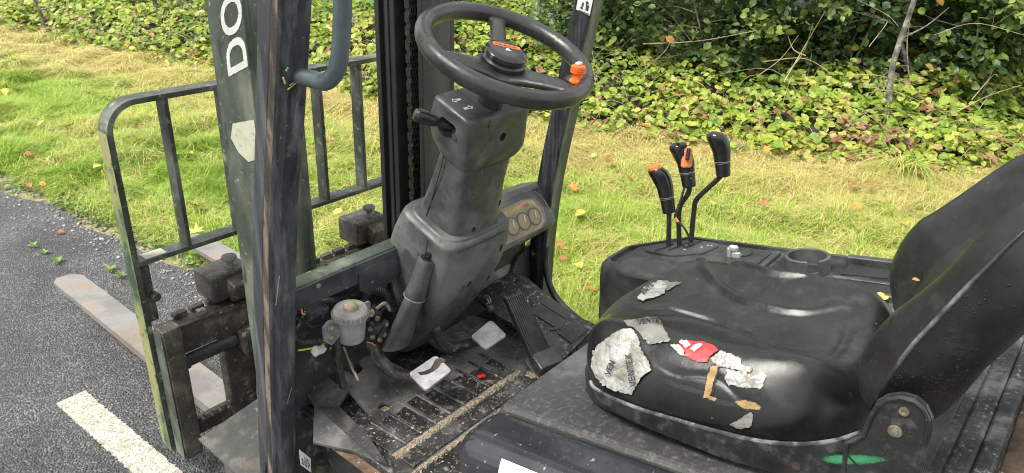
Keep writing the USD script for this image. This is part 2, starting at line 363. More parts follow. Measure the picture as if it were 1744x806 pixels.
# asphalt: grains of stone in bitumen
M['asphalt'] = usdkit.material(stage, '/World/Looks/asphalt', {
    'g': ('geometry', {}), 'v': ('voronoi_texture', {'scale': 165., 'randomness': 1.}), 'v2': ('voronoi_texture', {'scale': 62., 'randomness': 1.}),
    'n': ('noise_texture', {'scale': 2.2, 'detail': 8., 'roughness': .65}), 'nf': ('noise_texture', {'scale': 160., 'detail': 4.}),
    's': ('separate_color', {}), 'r': ('rgb_ramp', {'ramp': [(0, (.046, .046, .048)), (.5, (.083, .084, .086)), (.82, (.135, .135, .137)), (1, (.26, .255, .24))]}),
    'r2': ('rgb_ramp', {'ramp': [(.36, (.62, .62, .64)), (.5, (.98, .98, .97)), (.64, (1.22, 1.21, 1.18))]}), 'm': ('mix', {'mix_type': 'multiply', 'fac': 1.}),
    'rd': ('rgb_ramp', {'ramp': [(0, (1, 1, 1)), (.5, (.95, .95, .95)), (.9, (.55, .55, .56))]}), 'm2': ('mix', {'mix_type': 'multiply', 'fac': .85}),
    'inv': ('math', {'math_type': 'multiply_add', 'value2': -1.4, 'value3': 1.}), 'ad': ('math', {'math_type': 'add'}), 'b': ('bump', {'strength': .9, 'distance': .010}),
    'p': ('principled_bsdf', {'roughness': .62})},
    [('g.position', 'v.vector'), ('g.position', 'v2.vector'), ('g.position', 'n.vector'), ('g.position', 'nf.vector'), ('v.color', 's.color'), ('s.r', 'r.fac'), ('n.fac', 'r2.fac'),
     ('r.color', 'm.color1'), ('r2.color', 'm.color2'), ('v.distance', 'rd.fac'), ('m.color', 'm2.color1'), ('rd.color', 'm2.color2'), ('m2.color', 'p.base_color'),
     ('v.distance', 'inv.value1'), ('inv.value', 'ad.value1'), ('nf.fac', 'ad.value2'), ('ad.value', 'b.height'), ('b.normal', 'p.normal')], surface='p.BSDF')


def leaf_mat(name, stops, transl=.35, rough=.42, vary=(.72, 1.25)):
    M[name] = usdkit.material(stage, f'/World/Looks/{name}', {
        'a': ('attribute', {'attribute': 'tone'}), 'g': ('geometry', {}), 'n': ('noise_texture', {'scale': 38., 'detail': 4.}),
        'r': ('rgb_ramp', {'ramp': stops}), 'rv': ('rgb_ramp', {'ramp': [(.3, (vary[0],) * 3), (.7, (vary[1],) * 3)]}), 'm': ('mix', {'mix_type': 'multiply', 'fac': 1.}),
        'p': ('principled_bsdf', {'roughness': rough, 'specular_ior_level': .35}), 't': ('translucent_bsdf', {}), 'x': ('mix_closure', {'fac': transl})},
        [('a.fac', 'r.fac'), ('g.position', 'n.vector'), ('n.fac', 'rv.fac'), ('r.color', 'm.color1'), ('rv.color', 'm.color2'), ('m.color', 'p.base_color'), ('m.color', 't.color'),
         ('p.BSDF', 'x.closure1'), ('t.BSDF', 'x.closure2')], surface='x.closure')


leaf_mat('bramble_leaf', [(0, (.06, .125, .020)), (.25, (.14, .235, .030)), (.5, (.26, .355, .045)), (.78, (.43, .44, .085)), (.86, (.38, .31, .12)), (.93, (.24, .10, .055)), (1, (.34, .20, .11))])
leaf_mat('shrub_leaf', [(0, (.020, .042, .012)), (.4, (.050, .095, .024)), (.75, (.11, .17, .035)), (.94, (.22, .27, .05)), (1, (.40, .20, .05))])
leaf_mat('grass_blade', [(0, (.17, .30, .034)), (.35, (.29, .41, .052)), (.6, (.44, .46, .10)), (.8, (.58, .46, .21)), (1, (.68, .55, .31))], .3, .5, (.85, 1.2))
leaf_mat('weed_leaf', [(0, (.10, .19, .04)), (1, (.25, .33, .09))])
leaf_mat('fallen_brown', [(0, (.22, .09, .03)), (1, (.36, .17, .07))], .15)
leaf_mat('fallen_orange', [(0, (.42, .16, .03)), (1, (.58, .26, .06))], .2)
leaf_mat('fallen_yellow', [(0, (.55, .42, .07)), (1, (.66, .54, .14))], .2)
leaf_mat('litter_leaf', [(0, (.10, .05, .025)), (.4, (.22, .12, .06)), (.7, (.36, .21, .10)), (.9, (.42, .30, .15)), (1, (.45, .20, .06))], .15, .6)
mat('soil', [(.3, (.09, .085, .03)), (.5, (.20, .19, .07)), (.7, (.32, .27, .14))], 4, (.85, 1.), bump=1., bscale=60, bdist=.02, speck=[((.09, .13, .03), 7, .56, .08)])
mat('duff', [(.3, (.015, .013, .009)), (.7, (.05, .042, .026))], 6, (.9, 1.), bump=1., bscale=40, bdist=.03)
mat('stone', [(.3, (.10, .10, .105)), (.6, (.22, .215, .21)), (.8, (.42, .40, .36))], 30, (.6, .8), bump=.3)

# ================================================================== THE GROUND
# road edge runs almost along the truck, grass on the right, brambles beyond
ROAD = [(-30, -30), (0.75, -30), (0.72, -4), (0.62, -.5), (0.52, .8), (0.42, 1.6), (0.26, 2.6), (.20, 3.1), (.10, 4.0), (-.02, 5.0), (-.18, 6.4), (-.5, 9), (-1.2, 16), (-2, 30), (-30, 30)]


def road_edge(y): return np.interp(y, [-30, -4, -.5, .8, 1.6, 2.6, 3.1, 4, 5, 6.4, 9, 16, 30], [.75, .72, .62, .52, .42, .26, .20, .10, -.02, -.18, -.5, -1.2, -2])


g = trimesh.creation.extrude_polygon(sg.box(-120, -120, 120, 120), .3, engine='earcut'); g.apply_translation([0, 0, -.306])
add('ground', g, 'soil', kind='structure', smooth=False)
yy = np.linspace(-30, 30, 400)
edge = np.stack([road_edge(yy) + .07 * (meshkit.noise(np.column_stack([0 * yy, yy * 2.3, 0 * yy])) - .5) + .02 * np.sin(yy * 9), yy], 1)
rp = sg.Polygon(np.vstack([[(-30, -30)], edge, [(-30, 30)]])).buffer(0)
r_ = trimesh.creation.extrude_polygon(rp, .2, engine='earcut'); r_.apply_translation([0, 0, -.2])
add('road', r_, 'asphalt', kind='structure', smooth=False)
# painted parking line with ragged edges
def ragged(p0, p1, w, n=420, amp=.0022):
    p0, p1 = np.array(p0), np.array(p1); d = (p1 - p0) / np.linalg.norm(p1 - p0); nn = np.array([-d[1], d[0]])
    t = np.linspace(0, 1, n)[:, None]; c = p0 + (p1 - p0) * t
    L = c + nn * (w / 2 + amp * rng.normal(size=(n, 1))); Rr = c - nn * (w / 2 + amp * rng.normal(size=(n, 1)))
    return sg.Polygon(np.vstack([L, Rr[::-1]])).buffer(0)
ln = trimesh.creation.extrude_polygon(ragged((-.556, 2.575), (-.468, .2), .098), .004, engine='earcut')
add('road_line', ln, 'road_paint', kind='structure', smooth=False)


# ------------------------------------------------------------------ vegetation builders
LEAF_V = np.array([(0, 0, 0), (0, .35, -.03), (0, .7, -.05), (0, 1, -.16), (-.20, .10, .03), (-.36, .38, .06), (-.29, .70, .01), (-.11, .90, -.07), (.20, .10, .03), (.36, .38, .06), (.29, .70, .01), (.11, .90, -.07)], float)
LEAF_F = np.array([(0, 1, 4), (4, 1, 5), (1, 2, 5), (5, 2, 6), (2, 7, 6), (2, 3, 7), (0, 8, 1), (8, 9, 1), (1, 9, 2), (9, 10, 2), (2, 10, 11), (2, 11, 3)])
LEAF_S = LEAF_V[[0, 1, 3, 5, 6, 9, 10]]; LEAF_SF = np.array([(0, 1, 3), (3, 1, 4), (4, 1, 2), (0, 5, 1), (5, 6, 1), (6, 2, 1)])


def leaves(P, N, yaw, size, tone, small=False, wid=1.0):
    """many leaves: base points P, leaf normals N, heading yaw, size; returns mesh and per-vertex tone"""
    V0, F0 = (LEAF_S, LEAF_SF) if small else (LEAF_V, LEAF_F)
    N = N / np.linalg.norm(N, axis=1)[:, None]
    h = np.stack([np.cos(yaw), np.sin(yaw), np.zeros(len(P))], 1)
    Y = h - N * (h * N).sum(1)[:, None]; Y /= np.maximum(np.linalg.norm(Y, axis=1), 1e-6)[:, None]
    X = np.cross(Y, N)
    w = np.broadcast_to(np.asarray(wid, float), (len(P),))
    V = P[:, None] + size[:, None, None] * (V0[None, :, 0, None] * (X * w[:, None])[:, None] + V0[None, :, 1, None] * Y[:, None] + V0[None, :, 2, None] * N[:, None])
    F = F0[None] + (np.arange(len(P)) * len(V0))[:, None, None]
    return tm(V.reshape(-1, 3), F.reshape(-1, 3)), np.repeat(tone, len(V0))


def rand_norm(n, up=1.0, r=None):
    r = r or rng
    v = r.normal(size=(n, 3)) * .68; v[:, 2] = np.abs(v[:, 2]) * .4 + up
    return v


FRONT = np.array([(-1.5, 30), (.2, 16), (1.2, 11.5), (1.75, 9.4), (2.0, 7.9), (2.25, 6.9), (2.5, 5.7), (2.75, 4.6), (3.25, 3.1), (3.55, 2.2), (3.9, 1.45), (4.2, .85), (4.75, .4), (6.2, -.5), (8.5, -2.2), (14, -6), (24, -14)])
fl = sg.LineString(FRONT)
inside_poly = sg.Polygon(np.vstack([FRONT, [(60, -14), (60, 40), (-1.5, 40)]]))
FS = np.array([fl.interpolate(t, normalized=True).coords[0] for t in np.linspace(0, 1, 1500)]); FT = cKDTree(FS)


def depth_in(xy):
    """signed distance behind the front line of the brambles (positive inside)"""
    d, i = FT.query(xy); t = FS[np.minimum(i + 1, len(FS) - 1)] - FS[np.maximum(i - 1, 0)]
    s = t[:, 0] * (xy[:, 1] - FS[i, 1]) - t[:, 1] * (xy[:, 0] - FS[i, 0])
    return np.where(s > 0, d, -d)


def fbm2(xy, sc, seed=0):
    return np.clip(2.6 * (meshkit.fbm(np.column_stack([xy * sc, np.full(len(xy), seed * 7.3)]), 3, seed) - .5), -1, 1)


def bramble_top(xy):
    d = depth_in(xy)
    return .10 + .40 * np.clip(d / 1.4, 0, 1) ** .7 + .15 * fbm2(xy, 1.7, 1) * np.clip(d / .4, 0, 1) + .07 * fbm2(xy, 4.2, 2)


# ------------------------------------------------------------------ grass verge (one mass of blades)
def grass():
    Ps = []
    n = 1500000
    y = -1.2 + 13.5 * rng.random(n) ** 1.25; x = road_edge(y) + rng.random(n) ** .9 * (4.6 - .22 * y)
    xy = np.column_stack([x, y])
    d = depth_in(xy); e = x - road_edge(y)
    near = np.hypot(x - CAM[0], y - CAM[1])
    patch = fbm2(xy, 2.6, 3)
    keep = (d < .25) & (e > .02 + .10 * rng.random(n) ** .6 + .05 * patch) & (rng.random(n) < np.clip(6.5 / near, .0, 1) ** 1.0)
    # bearing test: only where the verge can be seen, with a margin
    brg = np.degrees(np.arctan2(x - CAM[0], y - CAM[1])); keep &= (brg > 4) & (brg < 104)
    xy = xy[keep]; d = d[keep]; e = e[keep]; n = len(xy)
    straw = np.clip(.19 + .95 * np.exp(-((d + .30) / .5) ** 2) + .42 * fbm2(xy, 1.3, 4) + .30 * fbm2(xy, 4., 9), 0, 1)
    dry = rng.random(n) < straw * .78
    tone = np.where(dry, rng.uniform(.55, 1., n), np.clip(rng.uniform(0, .55, n) + .14 * fbm2(xy, 2., 33), 0, .7))
    L = np.where(dry, rng.uniform(.06, .21, n), rng.uniform(.04, .15, n)) * np.clip(.5 + 2.0 * e, .5, 1)
    tuft = np.clip(.5 + .9 * fbm2(xy, 5.5, 31), 0, 1.4); L *= .45 + .95 * tuft; z_ = 0
    lean = np.where(dry, rng.uniform(1.0, 1.62, n), rng.uniform(.6, 1.45, n))
    yaw = rng.normal(0, 1.1, n) + 4.5 * fbm2(xy, 1.1, 6)
    w = np.where(dry, .0013, .0017) * rng.uniform(.7, 1.5, n) * np.clip(np.hypot(xy[:, 0] - CAM[0], xy[:, 1] - CAM[1]) / 4.2, .9, 2.2)
    print('blades', n)
    hd = np.column_stack([np.cos(yaw), np.sin(yaw)]); sdv = np.column_stack([-hd[:, 1], hd[:, 0]])
    z0 = np.zeros(n) + rng.uniform(0, .015, n)
    V = np.zeros((n, 5, 3))
    for k, (t, ww) in enumerate(((0, 1), (.5, .8))):
        ang = lean * (t * .75)
        px_ = xy + hd * (L * t * np.sin(ang))[:, None]; pz = z0 + L * t * np.cos(ang)
        for j, sgn in enumerate((-1, 1)):
            V[:, k * 2 + j, :2] = px_ + sdv * (sgn * w * ww / 1)[:, None]; V[:, k * 2 + j, 2] = pz
    V[:, 4, :2] = xy + hd * (L * np.sin(lean))[:, None]; V[:, 4, 2] = np.maximum(z0 + L * np.cos(lean), .004)
    F = np.array([(0, 1, 3), (0, 3, 2), (2, 3, 4)])[None] + (np.arange(n) * 5)[:, None, None]
    add('grass', tm(V.reshape(-1, 3), F.reshape(-1, 3)), 'grass_blade', smooth=False, rnd=np.repeat(tone, 5), kind='stuff', label='mown green and straw coloured grass verge beside the road', cat='grass')



def wisps():
    g_ = np.random.default_rng(55); V, F, tn, k = [], [], [], 0
    for _ in range(5200):
        y = -.8 + 9.5 * g_.random() ** 1.3; x = road_edge(y) + .12 + g_.random() * (4.4 - .2 * y)
        if depth_in(np.array([[x, y]]))[0] > .15: continue
        L = g_.uniform(.10, .30); a = g_.uniform(0, 6.28); h = np.array([math.cos(a), math.sin(a), 0]); s_ = np.array([-h[1], h[0], 0]); o = np.array([x, y, .01]); w = .0016; up = g_.uniform(.25, .9); c = h + s_ * g_.normal(0, .3)
        tt = np.linspace(0, 1, 6)
        for t in tt:
            p = o + c * L * t ** 1.2 * .9 + np.array([0, 0, L * up * (t - .85 * t * t)]); V += [p + s_ * w * (1.05 - t), p - s_ * w * (1.05 - t)]
        for j in range(5): F += [[k + 2 * j, k + 2 * j + 1, k + 2 * j + 3], [k + 2 * j, k + 2 * j + 3, k + 2 * j + 2]]
        k += 12; tn += [g_.uniform(.55, 1) if g_.random() < .55 else g_.uniform(0, .45)] * 12
    add('long_grass', tm(np.array(V), F), 'grass_blade', smooth=False, rnd=tn, kind='stuff', label='longer wispy green and straw blades over the mown verge', cat='grass')



def litter():
    g_ = np.random.default_rng(66); n = 5200
    t = g_.random(n); base = np.array([fl.interpolate(v, normalized=True).coords[0] for v in .16 + t * .62]); xy = base + g_.normal(0, .17, (n, 2))
    k = (fbm2(xy, 2.4, 41) > -.05) & (depth_in(xy) < .35); xy = xy[k]; n = len(xy); d = depth_in(xy)
    P = np.column_stack([xy, np.where(d > 0, .05 + .3 * np.clip(d, 0, 1), .045) + g_.uniform(0, .05, n)])
    m, tn = leaves(P, rand_norm(n, 1.1, g_), g_.uniform(0, 6.28, n), g_.uniform(.02, .065, n), g_.random(n))
    add('leaf_litter', m, 'litter_leaf', smooth=False, rnd=tn, kind='stuff', label='dead brown leaves drifted along the foot of the brambles', cat='leaves')


grass()
wisps()
litter()


# clover and plantain leaves low in the grass, near the road
def ground_cover():
    n = 9000
    y = rng.uniform(0, 9, n); e = rng.exponential(.28, n); x = road_edge(y) + .02 + e
    xy = np.column_stack([x, y]); k = (fbm2(xy, 3.0, 12) > -.05) & (depth_in(xy) < 0); xy = xy[k]; n = len(xy)
    P = np.column_stack([xy, rng.uniform(.008, .045, n)])
    m, t = leaves(P, rand_norm(n, 1.2), rng.uniform(0, 6.28, n), rng.uniform(.018, .045, n), rng.random(n), small=True)
    add('verge_weeds', m, 'weed_leaf', smooth=False, rnd=t, kind='stuff', label='low broad-leaved weeds along the ragged road edge', cat='weeds')


ground_cover()


def gravel():
    n = 2200
    y = rng.uniform(.5, 7, n); x = road_edge(y) + rng.normal(.0, .10, n)
    b = trimesh.creation.icosphere(0); V, F, k = [], [], 0
    s = rng.uniform(.003, .011, n)
    for i in range(n):
        v = b.vertices * s[i] * np.array([1, rng.uniform(.6, 1), rng.uniform(.45, .8)]) * rng.uniform(.8, 1.2, (12, 1))
        a = rng.uniform(0, 6.28); c_, s_ = math.cos(a), math.sin(a)
        v = v @ np.array([[c_, -s_, 0], [s_, c_, 0], [0, 0, 1]]).T + [x[i], y[i], s[i] * .25]
        V.append(v); F.append(b.faces + k); k += 12
    add('loose_gravel', tm(np.vstack(V), np.vstack(F)), 'stone', smooth=False, kind='stuff', label='loose gravel scattered along the road edge', cat='gravel')


gravel()


# small weeds growing out of the asphalt
def weed(xy, n, s, label):
    p = thing('road_weed', label, 'weed', loc=(*xy, 0))
    a = rng.uniform(0, 6.28, n); el = rng.uniform(.15, .9, n)
    m, t = leaves(np.zeros((n, 3)) + [0, 0, .006], np.column_stack([-np.cos(a) * np.sin(el), -np.sin(a) * np.sin(el), np.cos(el)]), a, rng.uniform(.5, 1.1, n) * s * .72, rng.random(n), wid=.62)
    add('leaf_rosette', m, 'weed_leaf', p, smooth=False, rnd=t)
    add('stem', tube([(0, 0, -.01), (.002, 0, .01), (0, .003, .02)], .0018, 6), 'dry_stalk', p)


for q, n, s, l in (((57, 422), 7, .05, 'small weed sprouting from the asphalt at the left, farthest from the fork tip'), ((77, 434), 6, .045, 'thin weed in the asphalt just behind another, left of the fork tip'),
                   ((100, 449), 11, .065, 'spreading weed in the asphalt just beyond the near fork tip'), ((188, 463), 9, .07, 'leafy weed in the asphalt beside the yellow backrest post'),
                   ((208, 474), 7, .055, 'smaller weed in the asphalt touching the yellow backrest post'), ((248, 415), 14, .085, 'bushy weed at the road edge behind the load backrest')):
    weed(A(q, z=0)[:2], n, s, l)


# ------------------------------------------------------------------ bramble bed: thousands of leaflets over a dark core
def brambles():
    # core
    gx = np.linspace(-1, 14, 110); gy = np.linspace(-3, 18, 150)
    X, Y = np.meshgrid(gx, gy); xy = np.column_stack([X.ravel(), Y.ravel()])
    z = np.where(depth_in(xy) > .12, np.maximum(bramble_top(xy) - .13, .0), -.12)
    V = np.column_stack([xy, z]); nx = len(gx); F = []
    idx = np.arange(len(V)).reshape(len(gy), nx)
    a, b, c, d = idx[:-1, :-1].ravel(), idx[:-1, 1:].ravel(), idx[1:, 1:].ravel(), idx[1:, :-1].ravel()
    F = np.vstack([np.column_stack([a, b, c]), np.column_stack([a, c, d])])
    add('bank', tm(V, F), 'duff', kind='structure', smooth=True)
    n = 125000
    x = rng.uniform(.6, 10, n); y = rng.uniform(-1.5, 15, n); xy = np.column_stack([x, y]); d = depth_in(xy)
    dist = np.hypot(x - CAM[0], y - CAM[1]); brg = np.degrees(np.arctan2(x - CAM[0], y - CAM[1]))
    keep = (d > -.10) & (d < 3.6) & (brg > 5) & (brg < 104) & (rng.random(n) < np.clip(6. / dist, .3, 1))
    keep &= fbm2(xy, 3.4, 5) > -.50 + .3 * rng.random(n)
    xy, d = xy[keep], d[keep]; n = len(xy)
    top = bramble_top(xy); z = top - np.abs(rng.normal(0, .06, n)) + rng.exponential(.025, n)
    hue = .52 + .20 * fbm2(xy, .9, 8) + .20 * fbm2(xy, 3.2, 10) + rng.normal(0, .17, n)
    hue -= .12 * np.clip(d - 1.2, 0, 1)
    red = (fbm2(xy, 2.2, 11) > .55 + .4 * np.clip(d - .9, 0, 1)) & (rng.random(n) < .6); hue = np.where(red, rng.uniform(.84, 1., n), np.clip(hue, 0, .82))
    pale = rng.random(n) < .05 + .12 * np.exp(-(d / .25) ** 2); hue = np.where(pale, rng.uniform(.82, 1, n), hue)
    g1 = np.array([-.45, -.30, 0])
    yaw = rng.uniform(0, 6.28, n)
    Ps, Ns, Ys, Ss, Ts = [], [], [], [], []
    for off, k in ((0, 1.), (1.25, .85), (-1.25, .85)):      # three leaflets to a leaf
        Ps.append(np.column_stack([xy, z])); Ns.append(rand_norm(n, 1.15) + g1); Ys.append(yaw + off + rng.normal(0, .2, n)); Ss.append((.022 + .068 * rng.random(n) ** 1.7) * k * (1 + .3 * fbm2(xy, 1.4, 17))); Ts.append(np.clip(hue + rng.normal(0, .04, n), 0, 1))
    m, t = leaves(np.vstack(Ps), np.vstack(Ns), np.concatenate(Ys), np.concatenate(Ss), np.concatenate(Ts), wid=1.12)
    # canes and dead stalks threading the leaves
    g_ = np.random.default_rng(77); cs_ = []
    for _ in range(420):
        y0 = g_.uniform(-.8, 9); x0 = np.interp(y0, FRONT[::-1, 1], FRONT[::-1, 0]) + abs(g_.normal(0, .8)); p0 = np.array([x0, y0, bramble_top(np.array([[x0, y0]]))[0] - .08])
        a = g_.uniform(0, 6.28); L_ = g_.uniform(.25, .8); h_ = np.array([math.cos(a), math.sin(a), 0])
        cs_.append(tube([p0, p0 + h_ * L_ * .4 + [0, 0, g_.uniform(.06, .26)], p0 + h_ * L_ + [0, 0, g_.uniform(-.05, .2)]], [.0028, .002, .001], 5, 4))
    add('bramble_canes', cs_, 'dry_stalk', kind='stuff', label='thin dry canes and stalks threading through the brambles', cat='canes')
    add('bramble_bed', m, 'bramble_leaf', smooth=False, rnd=t, kind='stuff', label='dense yellow-green bramble leaves covering the bank behind the grass', cat='brambles')


brambles()


def branchy(name, base, top, r, nb, label, cat='sapling', mat_='bark', seed=0, spread=.35, leafn=0, leaf_m='shrub_leaf', leaf_s=.05, up=.25):
    r_g = np.random.default_rng(seed); base, top = np.array(base, float), np.array(top, float)
    p = thing(name, label, cat, loc=base)
    mid = (top - base) * .5 + r_g.normal(0, .05, 3) * np.array([1, 1, 0])
    path = spline([np.array([0, 0, -.05]), mid * .5 + r_g.normal(0, .02, 3) * [1, 1, 0], mid, (mid + top - base) / 2 + r_g.normal(0, .03, 3) * [1, 1, 0], top - base], 6)
    add('trunk', tube(path, [r, r * .85, r * .7, r * .4], 9, smooth=False), mat_, p)
    tips = []; bs = []
    for k in range(nb):
        i = r_g.integers(len(path) // 5, len(path)); o = path[min(i, len(path) - 1)]
        a = r_g.uniform(0, 6.28); L = r_g.uniform(.4, 1.) * spread * np.linalg.norm(top - base)
        d = np.array([math.cos(a), math.sin(a), r_g.uniform(-.1, .9)]); d /= np.linalg.norm(d)
        e = o + d * L; pts = [o, o + d * L * .5 + r_g.normal(0, .04, 3), e]
        bs.append(tube(pts, [r * .38, r * .22, r * .08], 6, 4)); tips += [o + (e - o) * t for t in (.45, .7, .9, 1)]
        for _ in range(2):
            e2 = o + d * L * r_g.uniform(.4, .8); d2 = d + r_g.normal(0, .7, 3); d2 /= np.linalg.norm(d2)
            bs.append(tube([e2, e2 + d2 * L * .45], [r * .15, r * .05], 5, 3)); tips.append(e2 + d2 * L * .4)
    if bs: add('branches', bs, mat_, p)
    if leafn:
        tips = np.array(tips); c = tips[r_g.integers(len(tips), size=leafn)] + r_g.normal(0, .14, (leafn, 3))
        m, t = leaves(c, rand_norm(leafn, .8, r_g) + np.array([-.35, -.25, 0]), r_g.uniform(0, 6.28, leafn), r_g.uniform(.6, 1.25, leafn) * leaf_s, np.clip(r_g.beta(2, 3.2, leafn) + r_g.normal(0, .05), 0, 1))
        add('crown', m, leaf_m, p, smooth=False, rnd=t)
    return p


def shrub(xy, R, H, n, label, seed, tone0=0., ls=.06, low=.12, dark=1.0):
    r_g = np.random.default_rng(seed)
    p = thing('shrub', label, 'shrub', loc=(*xy, 0)); st = []; ctr = []
    for k in range(9):
        a = r_g.uniform(0, 6.28); e = np.array([math.cos(a) * R * r_g.uniform(.2, .8), math.sin(a) * R * r_g.uniform(.2, .8), H * r_g.uniform(.6, 1)])
        pts = [np.array([r_g.normal(0, .08), r_g.normal(0, .08), -.05]), e * [.35, .35, .5] + r_g.normal(0, .05, 3), e]
        st.append(tube(pts, [.014, .009, .003], 6, 5)); q = spline(pts, 6)
        for i in range(4, len(q)): ctr.append(q[i])
        for _ in range(7):
            o = q[r_g.integers(3, len(q))]; d = np.array([r_g.normal(), r_g.normal(), r_g.uniform(-.3, .7)]); d *= R * .5 / np.linalg.norm(d)
            st.append(tube([o, o + d * .5 + [0, 0, .04], o + d], [.005, .0035, .0015], 5, 3)); ctr += [o + d * t for t in (.5, .8, 1.)]
    add('stems', st, 'twig', p)
    ctr = np.array(ctr); ctr = ctr[(ctr[:, 2] > low)]
    wgt = r_g.random(len(ctr)) ** 2.2; pick = r_g.choice(len(ctr), size=n, p=wgt / wgt.sum())
    c = ctr[pick] + r_g.normal(0, 1, (n, 3)) * np.array([.085, .085, .065]) * (R / .9); c[:, 2] = np.maximum(c[:, 2], low * .6)
    cl = r_g.normal(0, .17, len(ctr))[pick]
    m, t = leaves(c, rand_norm(n, .8, r_g) + np.array([-.5, -.35, 0]), r_g.uniform(0, 6.28, n), r_g.uniform(.55, 1.3, n) * ls, np.minimum(np.clip(r_g.beta(2.2, 3.0, n) * dark + tone0 + cl, 0, .93) + (r_g.random(n) < .006), 1))
    add('crown', m, 'shrub_leaf', p, smooth=False, rnd=t)


# shrubs of the dark thicket behind the brambles (right half), looser scrub (left half)
for i, (x, y, R, H, n, t0, l) in enumerate((
        (4.25, 3.75, .75, 1.7, 5200, .00, 'dark green shrub behind the brambles nearest the right guard pillar'),
        (4.75, 2.75, .85, 1.9, 6200, .02, 'dense dark shrub behind the brambles above the control levers'),
        (5.25, 1.95, .80, 1.8, 5600, -.03, 'dark shrub left of the leaning pale trunk'),
        (6.3, 1.55, .90, 1.9, 5200, .00, 'shrub in deep shade directly behind the leaning pale trunk'),
        (5.55, 1.0, .62, 1.7, 5600, .10, 'broad-leaved green shrub right of the leaning pale trunk'),
        (6.6, .6, .85, 1.9, 5200, .08, 'bright shrub at the far right behind the seat back'),
        (5.6, 3.9, 1.0, 2.4, 5200, -.05, 'tall dark shrub in the second row behind the guard pillar'),
        (4.6, 6.2, .8, 1.6, 4200, .18, 'loose light green scrub seen through the steering wheel'),
        (4.0, 8.2, .9, 1.6, 4200, .18, 'light scrub on the bank seen between mast and grab handle'),
        (3.3, 10.4, 1.0, 1.7, 3600, .2, 'pale scrub at the far left of the bank'))):
    shrub((x, y), R, H, n, l, 40 + i, t0, ls=.062 if i < 7 else .055)

# woodland behind: trunks with leafy crowns, and an undergrowth mass closing the view
for i, (x, y, h) in enumerate(((6.8, 5.2, 6), (7.6, 3.2, 7), (8.2, 1.4, 6.5), (9.0, -.3, 7), (6.2, 7.6, 6.5), (5.6, 10.5, 7), (4.2, 13.5, 7), (8.8, 7.0, 8), (10.5, 3.4, 8))):
    branchy('woodland_tree', (x, y, 0), (x + rng.normal(0, .4), y + rng.normal(0, .4), h), .09, 16, ['woodland tree behind the steering wheel', 'woodland tree behind the control levers', 'woodland tree behind the pale leaning trunk', 'woodland tree at the far right edge', 'woodland tree behind the mast', 'woodland tree behind the left guard pillar', 'woodland tree at the far left', 'woodland tree deepest behind the wheel', 'woodland tree deepest behind the levers'][i], 'tree', seed=100 + i, spread=.34, leafn=3800, leaf_s=.10)


def undergrowth():
    n = 42000
    x = rng.uniform(.5, 16, n); y = rng.uniform(-7, 20, n); xy = np.column_stack([x, y]); d = depth_in(xy)
    k = (d > 3.0) & (d < 6.5); xy = xy[k]; n = len(xy)
    z = rng.uniform(.05, 2.6, n) ** 1.0 + .3 * fbm2(xy, 1.2, 20)
    m, t = leaves(np.column_stack([xy, np.maximum(z, .05)]), rand_norm(n, .6) + [-.5, -.3, 0], rng.uniform(0, 6.28, n), rng.uniform(.05, .11, n), rng.beta(2, 4, n) * .75, small=True)
    add('undergrowth', m, 'shrub_leaf', smooth=False, rnd=t, kind='stuff', label='dark woodland undergrowth closing the view behind the shrubs', cat='undergrowth')


undergrowth()

# pale trunk leaning in front of the thicket, and other bare stems
def stemthing(name, pts, r, label, cat, mat_='bark', nb=0, seed=1, r1=None):
    pts = [np.array(p, float) for p in pts]; p = thing(name, label, cat, loc=pts[0]); L = [q - pts[0] for q in pts]
    add('trunk' if 'trunk' in name or 'sapling' in name else 'stem', tube(L, [r, r * .8, r1 or r * .5], 8, 8), mat_, p)
    if nb:
        g_ = np.random.default_rng(seed); q = spline(L, 8); b = []
        for _ in range(nb):
            o = q[g_.integers(len(q) // 3, len(q))]; d = g_.normal(size=3); d[2] = abs(d[2]) * .6; d *= g_.uniform(.15, .5) / np.linalg.norm(d)
            b.append(tube([o, o + d * .5 + g_.normal(0, .02, 3), o + d], [r * .3, r * .2, r * .08], 5, 4))
        add('branches', b, mat_, p)


def D(q, dist):    # a sighted stem at a known distance from the camera
    d = ray(q); return CAM + d / np.linalg.norm(d) * dist


def down(p): return np.array([p[0], p[1], 0.])


b0 = D((1512, 182), 6.2); stemthing('leaning_trunk', [down(b0) , b0, D((1522, 105), 6.15), D((1562, -15), 6.1), D((1610, -190), 6.05)], .026, 'pale bare trunk leaning right in front of the dark thicket', 'trunk', nb=9, seed=3, r1=.016)
for i, (q0, q1, q2, dist, r, l) in enumerate((
        ((905, 120), (915, 60), (922, -60), 7.2, .030, 'grey trunk seen through the upper right of the steering wheel'),
        ((630, 85), (600, 30), (580, -80), 7.6, .022, 'thin grey trunk seen between the grab handle and the mast'),
        ((268, 25), (262, -10), (258, -80), 9.3, .030, 'thin dark trunk at the top left'),
        ((312, 22), (292, 0), (262, -70), 9.3, .032, 'dark trunk leaning left, at the top left of the bank'),
        ((314, 22), (302, -5), (296, -70), 9.25, .026, 'dark forked trunk left of the mast'),
        ((70, 25), (60, 5), (50, -40), 9.8, .02, 'slim dark stem at the far top left'),
        ((645, 140), (668, 60), (655, -60), 7.4, .012, 'slender sapling stem just left of the mast'),
        ((1565, 175), (1540, 90), (1500, -30), 6.8, .03, 'dark trunk in the thicket behind the pale leaning trunk'),
        ((985, 95), (978, 40), (985, -60), 7.6, .014, 'slim pale stem beside the right guard pillar'))):
    b0 = D(q0, dist); stemthing('sapling', [down(b0), b0, D(q1, dist), D(q2, dist)], r, l, 'sapling', nb=6, seed=20 + i)
